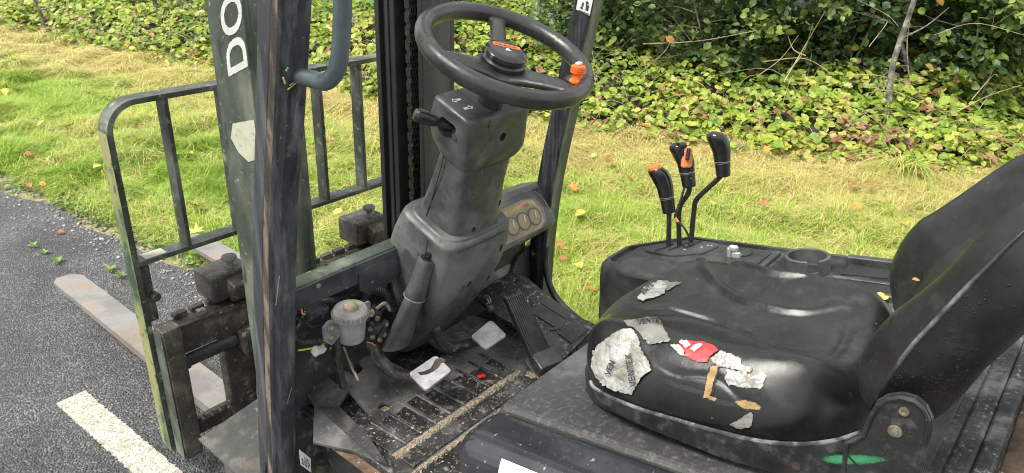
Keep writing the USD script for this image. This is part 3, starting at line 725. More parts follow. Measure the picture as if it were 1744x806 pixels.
TW = [((1095, 75), (1190, 70), (1290, 52), 6.0, 'arching dry twig across the dark gap above the levers'), ((1090, 125), (1130, 90), (1145, 65), 5.9, 'short dead twig left of the arching one'),
      ((1290, 130), (1330, 100), (1360, 60), 5.6, 'pale cane rising from the brambles above the levers'), ((1300, 105), (1370, 100), (1420, 128), 5.7, 'low pale cane lying over the brambles'),
      ((1335, 140), (1370, 80), (1405, 20), 5.2, 'tall dry grass stalk left of the pale trunk'), ((1340, 125), (1368, 90), (1385, 40), 5.3, 'second dry stalk beside the tall one'),
      ((1440, 130), (1490, 128), (1560, 145), 5.9, 'fallen pale twig lying across the shade'), ((1550, 150), (1545, 80), (1550, 30), 6.0, 'thin dead twig hanging beside the pale trunk'),
      ((1480, 80), (1510, 40), (1505, 35), 5.9, 'forked grey twig left of the pale trunk'), ((1590, 60), (1660, 40), (1744, 60), 6.0, 'thin branch reaching right in the thicket'),
      ((1622, 195), (1680, 165), (1740, 145), 5.2, 'dry seed-head stalk lying over the brambles at the right'), ((1655, 170), (1690, 130), (1700, 130), 5.1, 'stalk with a pale dry seed head'),
      ((920, 70), (945, 40), (965, 0), 7.3, 'thin branch right of the grey trunk in the wheel'), ((880, -5), (915, 35), (985, 20), 7.3, 'bare twig crossing the top of the wheel'),
      ((560, 20), (600, 60), (655, 75), 7.6, 'bare twig between handle and mast'), ((600, 60), (640, 100), (690, 90), 7.7, 'second bare twig near the mast'),
      ((1372, 95), (1352, 85), (1342, 62), 5.6, 'bent dry leaf blade near the tall stalk'), ((1460, 0), (1510, 25), (1530, 45), 6.0, 'grey twig crossing the pale trunk at the top')]
for i, (a, b, c, dist, l) in enumerate(TW):
    stemthing('dry_twig', [D(a, dist), D(b, dist + rng.normal(0, .06)), D(c, dist + rng.normal(0, .15))], (.0042, .004, .0032, .0032, .0042, .003)[i % 6], l, 'twig', 'dry_stalk' if i in (2, 3, 4, 5, 6, 10, 11, 16) else 'twig', nb=3 if i in (0, 8, 9, 12, 13, 14, 15) else 0, seed=60 + i)


# tussock of long grass at the right foot of the bank
def tussock(c, n, L, label, seed):
    g_ = np.random.default_rng(seed); V, F, k = [], [], 0; tn = []
    for i in range(n):
        a = g_.normal(3.6, 1.1); l = L * g_.uniform(.5, 1.1); w = .0035; h = np.array([math.cos(a), math.sin(a), 0]); s = np.array([-h[1], h[0], 0])
        o = np.array([*g_.normal(0, .05, 2), 0]); tt = np.linspace(0, 1, 6); le = g_.uniform(.6, 1.0)
        pts = [o + h * l * le * t ** 1.3 + np.array([0, 0, l * (.75 * t - .72 * t * t)]) for t in tt]
        for t, p in zip(tt, pts): V += [p + s * w * (1.05 - t), p - s * w * (1.05 - t)]
        for j in range(5): F += [[k + 2 * j, k + 2 * j + 1, k + 2 * j + 3], [k + 2 * j, k + 2 * j + 3, k + 2 * j + 2]]
        k += 12; tn += [g_.choice([g_.uniform(0, .4), g_.uniform(.6, 1)])] * 12
    p = thing('grass_tussock', label, 'grass', loc=c); add('blades', tm(np.array(V), F), 'grass_blade', p, smooth=False, rnd=tn)


tussock((3.95, 1.0, .10), 130, .55, 'long-bladed grass tussock hanging over the bank edge near the seat back', 5)
tussock((3.15, 3.3, .05), 60, .35, 'small straw tussock at the bramble edge behind the dash panel', 6)
tussock((2.2, 6.2, .08), 70, .4, 'straw tussock at the bramble edge left of the mast', 8)


# fallen leaves, one by one
def maple(seed):
    g_ = np.random.default_rng(seed); pts = []
    for k in range(5):
        a = math.pi / 2 + (k - 2) * .85; r = (1, .9, .62)[abs(k - 2)] * g_.uniform(.85, 1.1)
        pts.append((math.cos(a) * r, math.sin(a) * r))
        if k < 4: b = a + .42; pts.append((math.cos(b) * .42, math.sin(b) * .42))
    pts = pts + [(.12, -.18), (-.12, -.18)]
    P = np.array(sorted(pts, key=lambda p: math.atan2(p[1], p[0]))); n = len(P)
    Pm = P * .5
    V = np.vstack([[(0, 0)], Pm, P]); z = .10 * np.sin(V[:, 0] * 3 + seed) + .18 * (np.hypot(V[:, 0], V[:, 1]) ** 2) * g_.uniform(.3, 1.3)
    F = []
    for i in range(n):
        j = (i + 1) % n; F += [[0, 1 + i, 1 + j], [1 + i, 1 + n + i, 1 + n + j], [1 + i, 1 + n + j, 1 + j]]
    return np.column_stack([V, z]), np.array(F)


def simple_leaf(seed):
    g_ = np.random.default_rng(seed); V = LEAF_V * [1, 1, g_.uniform(.5, 2.5)]; return V - [0, .5, 0], LEAF_F


def fallen(q, kind, size, colour, label, seed, h=.045, group=None, P=None, up=.05):
    g_ = np.random.default_rng(seed); V, F = maple(seed) if kind == 'maple' else simple_leaf(seed)
    P = A(q, z=h + up) if P is None else np.asarray(P); a = g_.uniform(0, 6.28); Rz = np.array([[math.cos(a), -math.sin(a), 0], [math.sin(a), math.cos(a), 0], [0, 0, 1]])
    tl = frame_((g_.normal(0, .22) - .12, g_.normal(0, .22) - .08, 1)); W = (V * size) @ Rz.T @ tl.T + P
    add('fallen_leaf', tm(W, F), 'fallen_' + colour, smooth=False, label=label, cat='leaf', group=group, rnd=np.full(len(W), g_.random()))


FL = [((1033, 273), 'maple', .06, 'brown', 'brown maple leaf on the straw left of the control levers', .07), ((950, 414), 'maple', .065, 'brown', 'rust-brown maple leaf in the grass right of the dash panel', .05),
      ((975, 320), 'maple', .05, 'orange', 'tan leaf in the grass just right of the guard pillar foot', .05), ((988, 362), 'simple', .06, 'yellow', 'pale leaf in the grass between dash panel and levers', .05),
      ((1303, 254), 'maple', .06, 'orange', 'orange maple leaf at the bramble edge right of the tallest lever', .09), ((1300, 347), 'maple', .05, 'brown', 'rust leaf in the grass right of the tallest lever', .05),
      ((1465, 352), 'maple', .065, 'orange', 'orange maple leaf in the grass left of the seat back', .05), ((1480, 315), 'maple', .07, 'brown', 'large curled brown leaf on the straw left of the seat back', .07),
      ((1450, 310), 'maple', .055, 'brown', 'brown leaf on the straw beside the large curled one', .07), ((1590, 215), 'maple', .06, 'orange', 'tan leaf on the brambles above the seat back', .22),
      ((1425, 442), 'maple', .05, 'orange', 'orange leaf in the grass behind the cup holder', .05), ((1412, 432), 'simple', .05, 'yellow', 'yellow leaf in the grass behind the cup holder', .05),
      ((960, 440), 'simple', .05, 'brown', 'small brown leaf in the grass under the dash panel corner', .04), ((1010, 492), 'simple', .05, 'orange', 'small rust leaf in the grass left of the lever console', .04),
      ((985, 450), 'simple', .055, 'yellow', 'tan leaf between dash panel and lever console', .04), ((1215, 345), 'simple', .05, 'yellow', 'yellow leaf in the grass behind the tallest lever', .05),
      ((1310, 455), 'simple', .04, 'yellow', 'yellow leaf close to the lever console lid', .04), ((1540, 380), 'simple', .05, 'orange', 'orange leaf in the grass touching the seat back outline', .05),
      ((235, 215), 'simple', .06, 'brown', 'brown leaf in the grass left of the backrest top', .06), ((68, 210), 'simple', .06, 'yellow', 'pale leaf in the grass at the left', .05),
      ((112, 215), 'maple', .055, 'brown', 'brown leaf in the grass left of the backrest corner', .05), ((50, 262), 'simple', .05, 'brown', 'small brown leaf in the grass at the far left', .05),
      ((165, 282), 'simple', .05, 'yellow', 'pale leaf beside the yellow backrest post', .05), ((230, 240), 'simple', .05, 'orange', 'orange leaf between the first two backrest bars', .05),
      ((335, 350), 'maple', .055, 'brown', 'brown leaf seen through the backrest above the crossbar', .05), ((50, 315), 'simple', .045, 'brown', 'brown leaf at the road edge on the left', .02),
      ((72, 312), 'simple', .04, 'orange', 'orange leaf at the road edge beside a brown one', .02), ((105, 395), 'simple', .04, 'brown', 'brown leaf on the asphalt beyond the fork tip', .012),
      ((335, 395), 'maple', .05, 'yellow', 'yellow leaf just above the backrest crossbar', .04), ((575, 360), 'simple', .05, 'yellow', 'yellow leaf in the grass seen under the backrest between mast channels', .04),
      ((600, 320), 'simple', .05, 'orange', 'orange leaf seen through the right part of the backrest', .04), ((1080, 450), 'simple', .05, 'orange', 'orange leaf in the grass above the lever console front', .04),
      ((1200, 255), 'simple', .06, 'brown', 'brown leaf at the bramble edge between the levers', .1), ((1100, 215), 'maple', .07, 'brown', 'reddish leaf on the brambles left of the levers', .2),
      ((8, 155), 'simple', .07, 'yellow', 'yellow leaf at the left picture edge below the brambles', .06), ((150, 150), 'maple', .06, 'orange', 'tan leaf in the straw left of the backrest', .06)]
for i, (q, k, s, c, l, h) in enumerate(FL): fallen(q, k, s * 1.1, c, l, 300 + i, h, up=.05 if A(q, z=0)[0] > road_edge(A(q, z=0)[1]) + .05 else 0)
# scatter of lesser leaf litter that nothing tells apart
lr = np.random.default_rng(99)
for i in range(46):
    y = lr.uniform(.6, 7.5); x0, x1 = road_edge(y) + .15, 0
    x = lr.uniform(road_edge(y) + .2, np.interp(y, FRONT[::-1, 1], FRONT[::-1, 0]) - .05)
    c = lr.choice(['brown', 'orange', 'yellow', 'brown'])
    fallen(None, 'simple', lr.uniform(.03, .055), c, f'small {c} fallen leaf lying in the grass verge', 500 + i, P=(x, y, lr.uniform(.05, .10)), group=f'small {c} fallen leaves in the grass')

# ================================================================== THE FORKLIFT (one thing, all below are its parts)
FK = thing('forklift', 'worn dark green and black forklift at the road edge, with taped seat and open dash', 'forklift')


def part(name, mesh, mat_, parent=None, **k): return add(name, mesh, mat_, parent or FK, **k)


# ---------------------------------------------------------------- load backrest (flat bars on edge)
YB = 2.0
def flatpath(pts, depth, t, n=1):
    """band of width depth (along y) following a path in the x-z plane, t thick"""
    l = sg.LineString(pts).buffer(t / 2, cap_style=2, join_style=1)
    Rm = np.array([[1, 0, 0], [0, 0, 1], [0, -1, 0]], float).T      # local x->x, y->z, extrude -> -y
    return extr(l, np.array([[1, 0, 0], [0, 0, -1], [0, 1, 0]], float), (0, YB + depth / 2, 0), depth)


arc = [(-.483 + .075 - .075 * math.cos(a), 1.068 + .075 * math.sin(a)) for a in np.linspace(0, math.pi / 2, 9)]
outer = [(-.483, .07)] + arc + [(-x, z) for x, z in arc[::-1]] + [(.483, .07)]
LB = part('load_backrest', sub(flatpath(outer, .052, .014), .05), 'frame_paint', smooth=40)
part('painted_face', slab([(-.4922, 1.9745, .08), (-.4922, 2.0255, .08), (-.4922, 2.0255, 1.075), (-.4922, 1.9745, 1.075)], (-1, 0, 0), .0012), 'yellow_worn', LB, label='outer face of the post with worn yellow-green paint')
part('crossbar', bb(-.476, .476, YB - .026, YB + .026, .700, .714, .002), 'frame_paint', LB)
part('paper_label', slab([(-.455, YB - .020, .7152), (-.455, YB + .018, .7152), (-.395, YB + .018, .7152), (-.395, YB - .020, .7152)], (0, 0, 1), .0011), 'cream', LB, label='torn cream sticker on the crossbar')
for x in (-.330, -.166, -.003, .152, .309):
    part('upright', bb(x - .006, x + .006, YB - .024, YB + .024, .714, 1.136, .002), 'frame_paint', LB)
for s in (-1, 1): part('mount_lug', [bb(s * .483 - .014 + .022 * -s, s * .483 + .014 + .022 * -s, 1.985, 2.02, .52, .70, .004), lathe([(.013, 0), (.013, .02), (.010, .024)], (s * .452, 1.984, .60), (0, -1, 0), 12)], 'greasy', LB)

# ---------------------------------------------------------------- fork carriage
CG = part('carriage', [bb(-.425, .425, 1.93, 1.985, .412, .505, .004), bb(-.43, .43, 1.945, 1.985, .105, .150, .004)], 'greasy')
for s in (-1, 1):
    part('end_plate', cut(bb(s * .455 - .0275, s * .455 + .0275, 1.90, 1.955, .075, .525, .005), []), 'greasy', CG)
    part('end_plate_edge', bb(s * .4845 - .0015, s * .4845 + .0015, 1.904, 1.952, .085, .515, .001), 'green_paint', CG)
teeth = []
for k in range(16):
    x0 = -.41 + k * .052; teeth.append(bb(x0, x0 + .040, 1.975, 1.998, .503, .519, .002))
part('notch_rail', teeth, 'greasy', CG)
part('sideshift_cylinder', [tube([(-.43, 1.925, .392), (-.265, 1.925, .392)], .0195, 18, smooth=False), tube([(-.435, 1.925, .392), (-.418, 1.925, .392)], .024, 18, smooth=False)], 'black_rail', CG)
blk = sub(bb(-.262, -.17, 1.88, 1.93, .345, .425, .012), .02); blk.vertices += .008 * (meshkit.noise(blk.vertices * 60)[:, None] - .5)
part('grease_block', blk, 'greasy', CG)
blk = sub(bb(-.262, -.16, 1.885, 1.93, .150, .20, .012), .02); blk.vertices += .010 * (meshkit.noise(blk.vertices * 55)[:, None] - .5)
part('grease_block', blk, 'greasy', CG)
rb = []
for k in range(30):
    x = -.42 + k * .028; rb.append(bb(x, x + .016, 1.928, 1.95, .160, .176, .003))
part('lower_rack', rb, 'greasy', CG)
for x0, x1 in ((-.336, -.226), (.224, .334)):      # the two L forks with their hooks
    Lf = [(1.95, .085), (3.16, .100), (3.27, .112), (3.27, .119), (1.95, .122)]
    w = x1 - x0
    bl = sg.Polygon([(x0, 1.95), (x1, 1.95), (x1, 3.225), (x1 - .03, 3.27), (x0 + .022, 3.27), (x0, 3.235)])
    side = extr(sg.Polygon(Lf), np.array([[0, 0, 1], [1, 0, 0], [0, 1, 0]], float), (x0, 0, 0), w)
    top = trimesh.creation.extrude_polygon(bl, 2, engine='earcut')
    def mfd(t): t = trimesh.Trimesh(t.vertices, t.faces, process=True); t.fix_normals(); return m3.Manifold(m3.Mesh(np.asarray(t.vertices, np.float32), np.asarray(t.faces, np.uint32)))
    fm = to_tm(mfd(side) ^ mfd(top))
    fp = part('fork', fm, 'fork_steel', smooth=30)
    cx_ = (x0 + x1) / 2
    hx = -.235 if x0 < 0 else .300
    part('fork_shank', bb(hx - .068, hx + .052, 1.925, 1.972, .088, .50, .006), 'greasy', fp)
    part('fork_hook', bb(hx - .066, hx + .066, 1.945, 2.05, .520, .605, .007), 'greasy', fp)
    part('hook_wedge', xf(rbox((.085, .05, .065), .008), frame_((0, -.35, 1)), (hx + .020, 1.935, .553)), 'greasy', fp)
    part('locking_pin', lathe([(.010, -.03), (.010, .006), (.013, .012), (.021, .018), (.0225, .023), (.021, .028), (.006, .030)], (hx + .012, 1.972, .616), (0, 0, 1), 20), 'grey_light', fp)
part('fork_stop', bb(-.355, -.33, 1.94, 1.96, .505, .522, .002), 'bolt_steel', CG)

# ---------------------------------------------------------------- mast
XL0, XL1, XR0, XR1, YM0, YM1, ZT = -.306, -.17, .215, .355, 1.60, 1.755, 2.15
MS = part('mast', [bb(XL0, XL0 + .016, YM0, YM1, .12, ZT, .003), bb(XL0 + .014, XL1 - .012, YM0 + .001, YM0 + .020, .12, ZT, .003), bb(XL0 + .014, XL1 - .04, YM1 - .022, YM1 - .001, .12, ZT, .003)], 'green_paint')
part('right_channel', [bb(XR1 - .016, XR1, YM0, YM1, .12, ZT, .003), bb(XR0 + .012, XR1 - .014, YM0 + .001, YM0 + .020, .12, ZT, .003), bb(XR0 + .04, XR1 - .014, YM1 - .022, YM1 - .001, .12, ZT, .003)], 'black_rail', MS)
part('lift_cylinder', tube([(XL1 - .05, YM0 - .012, .3), (XL1 - .05, YM0 - .012, ZT)], .030, 20, smooth=False), 'green_paint', MS)
for s, xa in ((-1, XL1 - .02), (1, XR0 + .0)):    # inner mast rails, nested, reaching further in
    x0, x1 = sorted((xa, xa + s * .055))
    xi = x1 if s < 0 else x0
    part('inner_rail', [bb(x0, x1, 1.765, 1.785, .15, ZT, .003), bb(x0, x1, 1.70, 1.718, .15, ZT, .003), bb(xi + s * .022 - .007, xi + s * .022 + .007, 1.715, 1.768, .15, ZT, .003),
                        bb(xi - .004, xi + .004, 1.722, 1.735, .15, ZT, .002)], 'black_rail', MS)
# leaf chains, link by link
def chain(x, y, z0, z1):
    rings = []
    z = z0; k = 0
    while z < z1:
        for j in range(5 if k % 2 else 4):
            yj = (j - (2 if k % 2 else 1.5)) * .0052
            rings.append(bb(x - .0085 , x + .0085, y + yj - .0022, y + yj + .0022, z, z + .025, .002))
        rings.append(tube([(x, y - .0165, z + .0035), (x, y + .0165, z + .0035)], .0042, 7, smooth=False))
        z += .0185; k += 1
    return rings
def chain2(x, y, z0, z1):     # plates stacked across x
    out = []; z = z0; k = 0
    pl = rbox((.0042, .020, .026), .002, 6); pn = tube([(-.0165, 0, 0), (.0165, 0, 0)], .0045, 8, smooth=False)
    while z < z1:
        for j in range(3 + k % 2):
            out.append(xf(pl, None, (x + (j - (1.5 if k % 2 else 1)) * .0092, y, z)))
        out.append(xf(pn, None, (x, y, z + .0095))); z += .019; k += 1
    return out
part('lift_chain', chain2(XR0 + .022, 1.655, .55, ZT), 'chain_steel', MS)
part('lift_chain', chain2(XL1 + .002, 1.645, .40, ZT), 'chain_steel', MS)
part('chain_anchor', [bb(XR0 + .0, XR0 + .05, 1.635, 1.675, .50, .60, .006), tube([(XR0 + .022, 1.655, .50), (XR0 + .022, 1.655, .62)], .012, 10, smooth=False)], 'greasy', MS)
part('cross_member', bb(XL0 + .02, XR1 - .02, 1.762, 1.80, .17, .30, .006), 'greasy', MS)
part('hose', tube([(-.13, 1.70, .46), (-.10, 1.72, .53), (-.06, 1.74, .545), (-.03, 1.75, .50), (-.05, 1.75, .40)], .010, 10), 'wire_black', MS)
# lettering running up the outer side of the left channel, and the torn sticker below it
txt = meshkit.text_mesh('DO', .088, .0012, bold=True)
v = txt.vertices.copy()
w_ = v[:, 0] * 1.0; h_ = v[:, 1] + .0
yy_ = YM1 - .022 - (.088 - h_) - 0 * w_          # letter height across the channel (towards the truck is the letters' foot)
P_ = np.column_stack([XL0 - v[:, 2], YM0 + .006 + h_ * .95, 1.250 + w_ * 1.0 - (h_ - .04) * .42])
part('lettering', tm(P_, txt.faces), 'faded_white', MS, smooth=False, label='white capital letters D and O reading up the channel side')
st = [(XL0 - .0015, YM0 + .004, 1.155), (XL0 - .0015, YM0 + .10, 1.125), (XL0 - .0015, YM0 + .118, 1.085), (XL0 - .0015, YM0 + .09, 1.055), (XL0 - .0015, YM0 + .05, 1.040), (XL0 - .0015, YM0 + .004, 1.06)]
part('torn_sticker', slab(st, (-1, 0, 0), .0012), 'cream', MS, label='torn cream sticker on the channel side')
part('front_fender', sub(slab([A((338, 748), z=.32), A((442, 678), z=.36), A((500, 720), z=.40), A((470, 845), z=.36), A((418, 812), z=.33)], (-.25, -.15, 1), .012), .06), 'fender_paint')
part('axle_housing', bb(-.30, .30, 1.47, 1.58, .10, .26, .02), 'greasy')
for s in (-1, 1):   # drive wheels, mostly hidden under the fenders
    wp = part('drive_wheel', lathe([(.06, -.07), (.145, -.07), (.155, -.055), (.155, .055), (.145, .07), (.06, .07)], (s * .385, 1.58, .156), (1, 0, 0), 40), 'wheel_rubber')
    part('rim', lathe([(.02, -.072), (.06, -.071), (.06, .071), (.02, .072)], (s * .385, 1.58, .156), (1, 0, 0), 24), 'greasy', wp)

# ---------------------------------------------------------------- overhead guard
def leg_path(s):
    if s < 0: qs = [(-.468, 1.415, .30), (-.468, 1.357, .70), (-.468, 1.304, 1.013), (-.468, 1.243, 1.268), (-.468, 1.194, 1.48), (-.468, 1.04, 2.2)]
    else: qs = [(.468, 1.328, .42), (.468, 1.327, .62), (.468, 1.318, .80), (.468, 1.300, .95), (.468, 1.274, 1.10), (.468, 1.221, 1.404), (.468, 1.085, 2.2)]
    return spline(qs, 8)


def leg(s):
    P = leg_path(s)
    sec = np.array([(-.034, .036), (-.036, .030), (-.036, -.004), (-.033, -.008), (-.024, -.010), (-.022, -.014), (-.030, -.018), (-.031, -.022), (-.026, -.026), (-.020, -.027), (-.017, -.031), (-.012, -.036), (.030, -.036), (.036, -.030), (.036, .030), (.030, .036)])
    if s > 0: sec = np.array([(-.034, .036), (-.036, .030), (-.036, -.028), (-.028, -.036), (.030, -.036), (.036, -.030), (.036, .030), (.030, .036)])
    sec = sec[::-1] * (.90 if s < 0 else .80)
    return sub(loft([np.column_stack([p[0] + sec[:, 0], p[1] + sec[:, 1], np.full(len(sec), p[2])]) for p in P]), .08), P


m_, PL = leg(-1); GL = part('guard_pillar', m_, 'leg_paint', smooth=28, label='left front guard pillar with a rusty groove')
part('rusty_groove', loft([np.column_stack([p[0] + sx, p[1] + sy, np.full(4, p[2])]) for p in PL for sx, sy in [(np.array([-.0335, -.0200, -.0150, -.0275]) * .95, np.array([-.0035, -.0065, -.0210, -.0225]) * .95)]]), 'rust_groove', GL, smooth=False)
for a_s, b_s, w_s, m_s in (((490, 153), (511, 136), .0022, 'scratch_yellow'), ((493, 146), (500, 141), .0016, 'scratch_yellow'), ((482, 132), (486, 143), .003, 'scratch_yellow'), ((487, 122), (491, 115), .004, 'wire_green'), ((470, 520), (476, 470), .0012, 'grey_light'), ((497, 660), (488, 690), .0018, 'grey_light')):
    zz_ = A(a_s, y=1.2)[2]; ya = np.interp(A(a_s, y=np.interp(zz_, PL[:, 2], PL[:, 1]) - .0335)[2], PL[:, 2], PL[:, 1]) - .0335
    zb_ = A(b_s, y=ya)[2]; yb_ = np.interp(zb_, PL[:, 2], PL[:, 1]) - .0335
    part('paint_scratch', bar(A(a_s, y=ya), A(b_s, y=yb_), w_s, .0016, (1, .0, .3), .0003), m_s, GL)
m_, PR = leg(1); GR = part('guard_pillar', m_, 'leg_paint', smooth=28, label='right front guard pillar with a white sticker')
XS = .468 - .0300
c0, dn = A((992, 22), x=XS), A((1000, -8), x=XS) - A((992, 22), x=XS); dn = dn / np.linalg.norm(dn)
sl = [A(q, x=XS) for q in ((981, 16), (1004, 27), (1014, -22), (990, -32))]
part('sticker', slab(sl, (-1, 0, 0), .0012), 'white', GR, label='white warning sticker')
for qs in (((997, 17), (1001, 19), (1003, 10), (998, 8)), ((998, 8), (1003, 6), (1000, 2), (997, 3)), ((988, 14), (992, 16), (992, 12), (989, 11)), ((990, 10), (993, 11), (994, 5), (992, 4)), ((986, 18), (1003, 25), (1003, 24), (986, 17))):
    part('sticker_print', slab([A(q, x=XS - .0014) for q in qs], (-1, 0, 0), .001), 'ink', GR, smooth=False)
part('grab_handle', tube([(-.46, 1.215, 1.352), A((535, 136), x=-.45), A((556, 139), x=-.45), A((574, 118), x=-.45), A((580, 80), x=-.45), A((583, 30), x=-.45), A((589, -60), x=-.45), (-.45, .97, 1.75), (-.455, .93, 1.95)], .0150, 16), 'teal_paint', GL, smooth=True)
part('pillar_foot', sub(slab([A((503, 640), y=1.385), A((508, 700), y=1.37), A((522, 740), y=1.36), A((540, 806), y=1.345), A((552, 880), y=1.335), A((470, 880), y=1.345), A((468, 640), y=1.385)], (-.1, -1, -.05), .010), .05), 'paint_navy', GL)
YS = 1.333
s0 = [A(q, y=YS) for q in ((510, 766), (529, 781), (530, 805), (512, 792))]
part('number_sticker', slab(s0, (0, -1, 0), .0012), 'white', GL, label='small white sticker reading 107')
ex_ = (s0[2] - s0[3]) / np.linalg.norm(s0[2] - s0[3]); ez_ = (s0[0] - s0[3]); hz_ = np.linalg.norm(ez_); ez_ = ez_ / hz_; wz_ = np.linalg.norm(s0[2] - s0[3])
for t_, hh_, x0_, z0_ in (('107', .36 * hz_, .06, .16), ('1 Day', .13 * hz_, .36, .62)):
    tn_ = meshkit.text_mesh(t_, hh_, .0008, bold=len(t_) == 3); sc_ = min(1., wz_ * (.9 - x0_) / tn_.vertices[:, 0].max()); v_ = tn_.vertices
    part('number_print', tm(s0[3] + np.outer(v_[:, 0] * sc_ + x0_ * wz_, ex_) + np.outer(v_[:, 1] + z0_ * hz_, ez_) - np.outer(v_[:, 2] + .0001, [0, 1., 0]), tn_.faces), 'ink', GL, smooth=False)

# ---------------------------------------------------------------- dash cowl and the open bay behind it
YC = 1.335
ZC = .858
CW = part('cowl', [bb(-.445, .44, YC, YC + .045, ZC - .012, ZC, .004), bb(-.445, .44, YC + .075, YC + .09, .35, ZC - .03, .003)], 'green_paint')
part('cowl_lip', bb(-.445, .44, YC - .005, YC + .006, ZC - .055, ZC - .004, .002), 'paint_navy', CW)
part('lip_washer', lathe([(.007, 0), (.007, .001), (.003, .002)], (-.36, YC - .004, ZC - .014), (0, -1, .2), 12), 'bolt_steel', CW)
part('bulkhead', bb(-.44, .43, YC + .055, YC + .074, .30, ZC - .055, .003), 'wall_dark', CW)
part('bulkhead', bb(.06, .44, YC + .038, YC + .052, .45, .76, .003), 'wall_dark', CW)
arm = [A((612, 468), y=1.325), A((622, 458), y=1.325), A((650, 446), y=1.325), A((676, 440), y=1.325), A((683, 462), y=1.325), A((672, 478), y=1.325), A((628, 497), y=1.325), A((613, 497), y=1.325)]
part('column_bracket', slab(arm, (0, -1, 0), .02), 'paint_navy', CW)
part('gusset', slab([A((552, 505), y=1.372), A((553, 450), y=1.372), A((612, 452), y=1.372), A((612, 505), y=1.372)], (0, -1, 0), .006), 'wall_dark', CW)

# brake fluid reservoir
rc = A((597, 540), y=1.285); rz = np.array([0, 0, 1.])
ax_ = np.array([-.05, -.10, 1.]); ax_ /= np.linalg.norm(ax_)
RS = part('brake_reservoir', lathe([(.012, -.064), (.030, -.060), (.0335, -.030), (.036, .0), (.036, .006)], rc, ax_, 30), 'reservoir_body', smooth=50)
cap = lathe([(.038, .002), (.040, .004), (.040, .018), (.0385, .022), (.036, .0235), (.012, .025)], rc, ax_, 36)
a_ = np.arctan2(cap.vertices[:, 1] - rc[1], cap.vertices[:, 0] - rc[0])
part('reservoir_cap', cap, 'white_plastic', RS, smooth=40)
part('cap_ribs', [xf(rbox((.003, .006, .013), .001, 6), np.array([[-math.sin(t), math.cos(t), 0], [math.cos(t), math.sin(t), 0], [0, 0, 1.]]).T, rc + ax_ * .011 + np.array([math.cos(t), math.sin(t), 0]) * .0402) for t in np.linspace(0, 6.283, 26, endpoint=False)], 'white_plastic', RS)
part('cap_nut', lathe([(.0165, .024), (.0165, .033), (.013, .036), (.0, .0365)], rc, ax_, 6), 'beige', RS, smooth=20)
fl_ = sg.Polygon([(-.068, -.022), (-.056, -.034), (-.03, -.02), (-.03, .012), (-.052, .016), (-.066, .008)]).buffer(.004)
part('mount_flange', [extr(fl_, frame_((0, -1, .12)), rc + [0, .012, -.012], .008), extr(sg.box(.03, -.012, .062, .012).buffer(.003), frame_((0, -1, .12)), rc + [0, .012, -.004], .006)], 'reservoir_body', RS)
for dx, dz in ((-.053, .0), (-.056, -.024), (.052, -.006)):
    part('flange_bolt', bolt(rc + np.array([dx, .002, dz - .006]), (0, -1, .15), .0065, .007), 'bolt_steel', RS)
part('lower_bracket', [slab([A((585, 566), y=1.335), A((640, 560), y=1.335), A((650, 580), y=1.335), A((612, 592), y=1.335)], (0, -1, .2), .006), bolt(A((606, 576), y=1.325), (0, -1, .3), .008, .008)], 'bracket', RS)
# clutch lever and rods hanging under it
part('pedal_arm', [bar(A((576, 568), y=1.30), A((571, 610), y=1.315), .014, .020), bar(A((571, 606), y=1.315), A((585, 662), y=1.30), .014, .020)], 'bracket')
part('link_rod', [tube([A((585, 590), y=1.33), A((598, 625), y=1.31), A((610, 648), y=1.285)], .0030, 10), tube([A((603, 634), y=1.30), A((610, 648), y=1.285)], .0042, 12, smooth=False), tube([A((588, 600), y=1.335), A((602, 628), y=1.312)], .0022, 8, smooth=False)], 'bolt_steel')
part('thin_cable', tube([A((632, 590), y=1.30), A((634, 608), y=1.29), A((640, 618), y=1.28), A((647, 623), y=1.27)], .0030, 8), 'wire_black')
# harness: corrugated sleeves, plugs and wires
def corr(pts, r):
    P = spline(pts, 14); k = np.arange(len(P)); return tube(P, 0.5, 12, smooth=False), P
def sleeve(pts, r, rib=.005):
    P = spline(pts, 10); s = np.r_[0, np.cumsum(np.linalg.norm(np.diff(P, axis=0), axis=1))]; n = max(int(s[-1] / rib * 4), 8); t = np.linspace(0, s[-1], n)
    Q = np.column_stack([np.interp(t, s, P[:, i]) for i in range(3)]); rr = r * (1 + .10 * np.sign(np.sin(np.arange(n) * np.pi / 2 + .4)))
    tang = np.gradient(Q, axis=0); tang /= np.linalg.norm(tang, axis=1)[:, None]; x = np.array([0, 0, 1.]); a = np.linspace(0, 2 * np.pi, 12, endpoint=False); rings = []
    for p, tg, q in zip(Q, tang, rr):
        xx = x - tg * np.dot(x, tg); xx /= np.linalg.norm(xx) + 1e-9; y = np.cross(tg, xx); rings.append(p + q * (np.cos(a)[:, None] * xx + np.sin(a)[:, None] * y))
    return loft(rings)
part('wire_sleeve', sleeve([A((498, 560), y=1.36), A((507, 580), y=1.35), A((525, 582), y=1.34), A((556, 580), y=1.33)], .0065), 'wire_black')
part('wire_sleeve', sleeve([A((500, 528), y=1.375), A((530, 522), y=1.37), A((560, 515), y=1.37), A((590, 505), y=1.375)], .013), 'wire_black')
part('wire_sleeve', sleeve([A((612, 520), y=1.37), A((628, 500), y=1.37), A((650, 498), y=1.36), A((664, 512), y=1.345), A((672, 535), y=1.33)], .011), 'wire_black')
part('wire_sleeve', sleeve([A((654, 502), y=1.375), A((656, 480), y=1.38), A((660, 455), y=1.385)], .009), 'wire_black')
part('wire_plug', [xf(rbox((.042, .026, .024), .003), frame_((0, -.3, 1)), A((535, 530), y=1.345)), xf(rbox((.018, .032, .030), .003), frame_((0, -.3, 1)), A((548, 527), y=1.345))], 'wire_black')
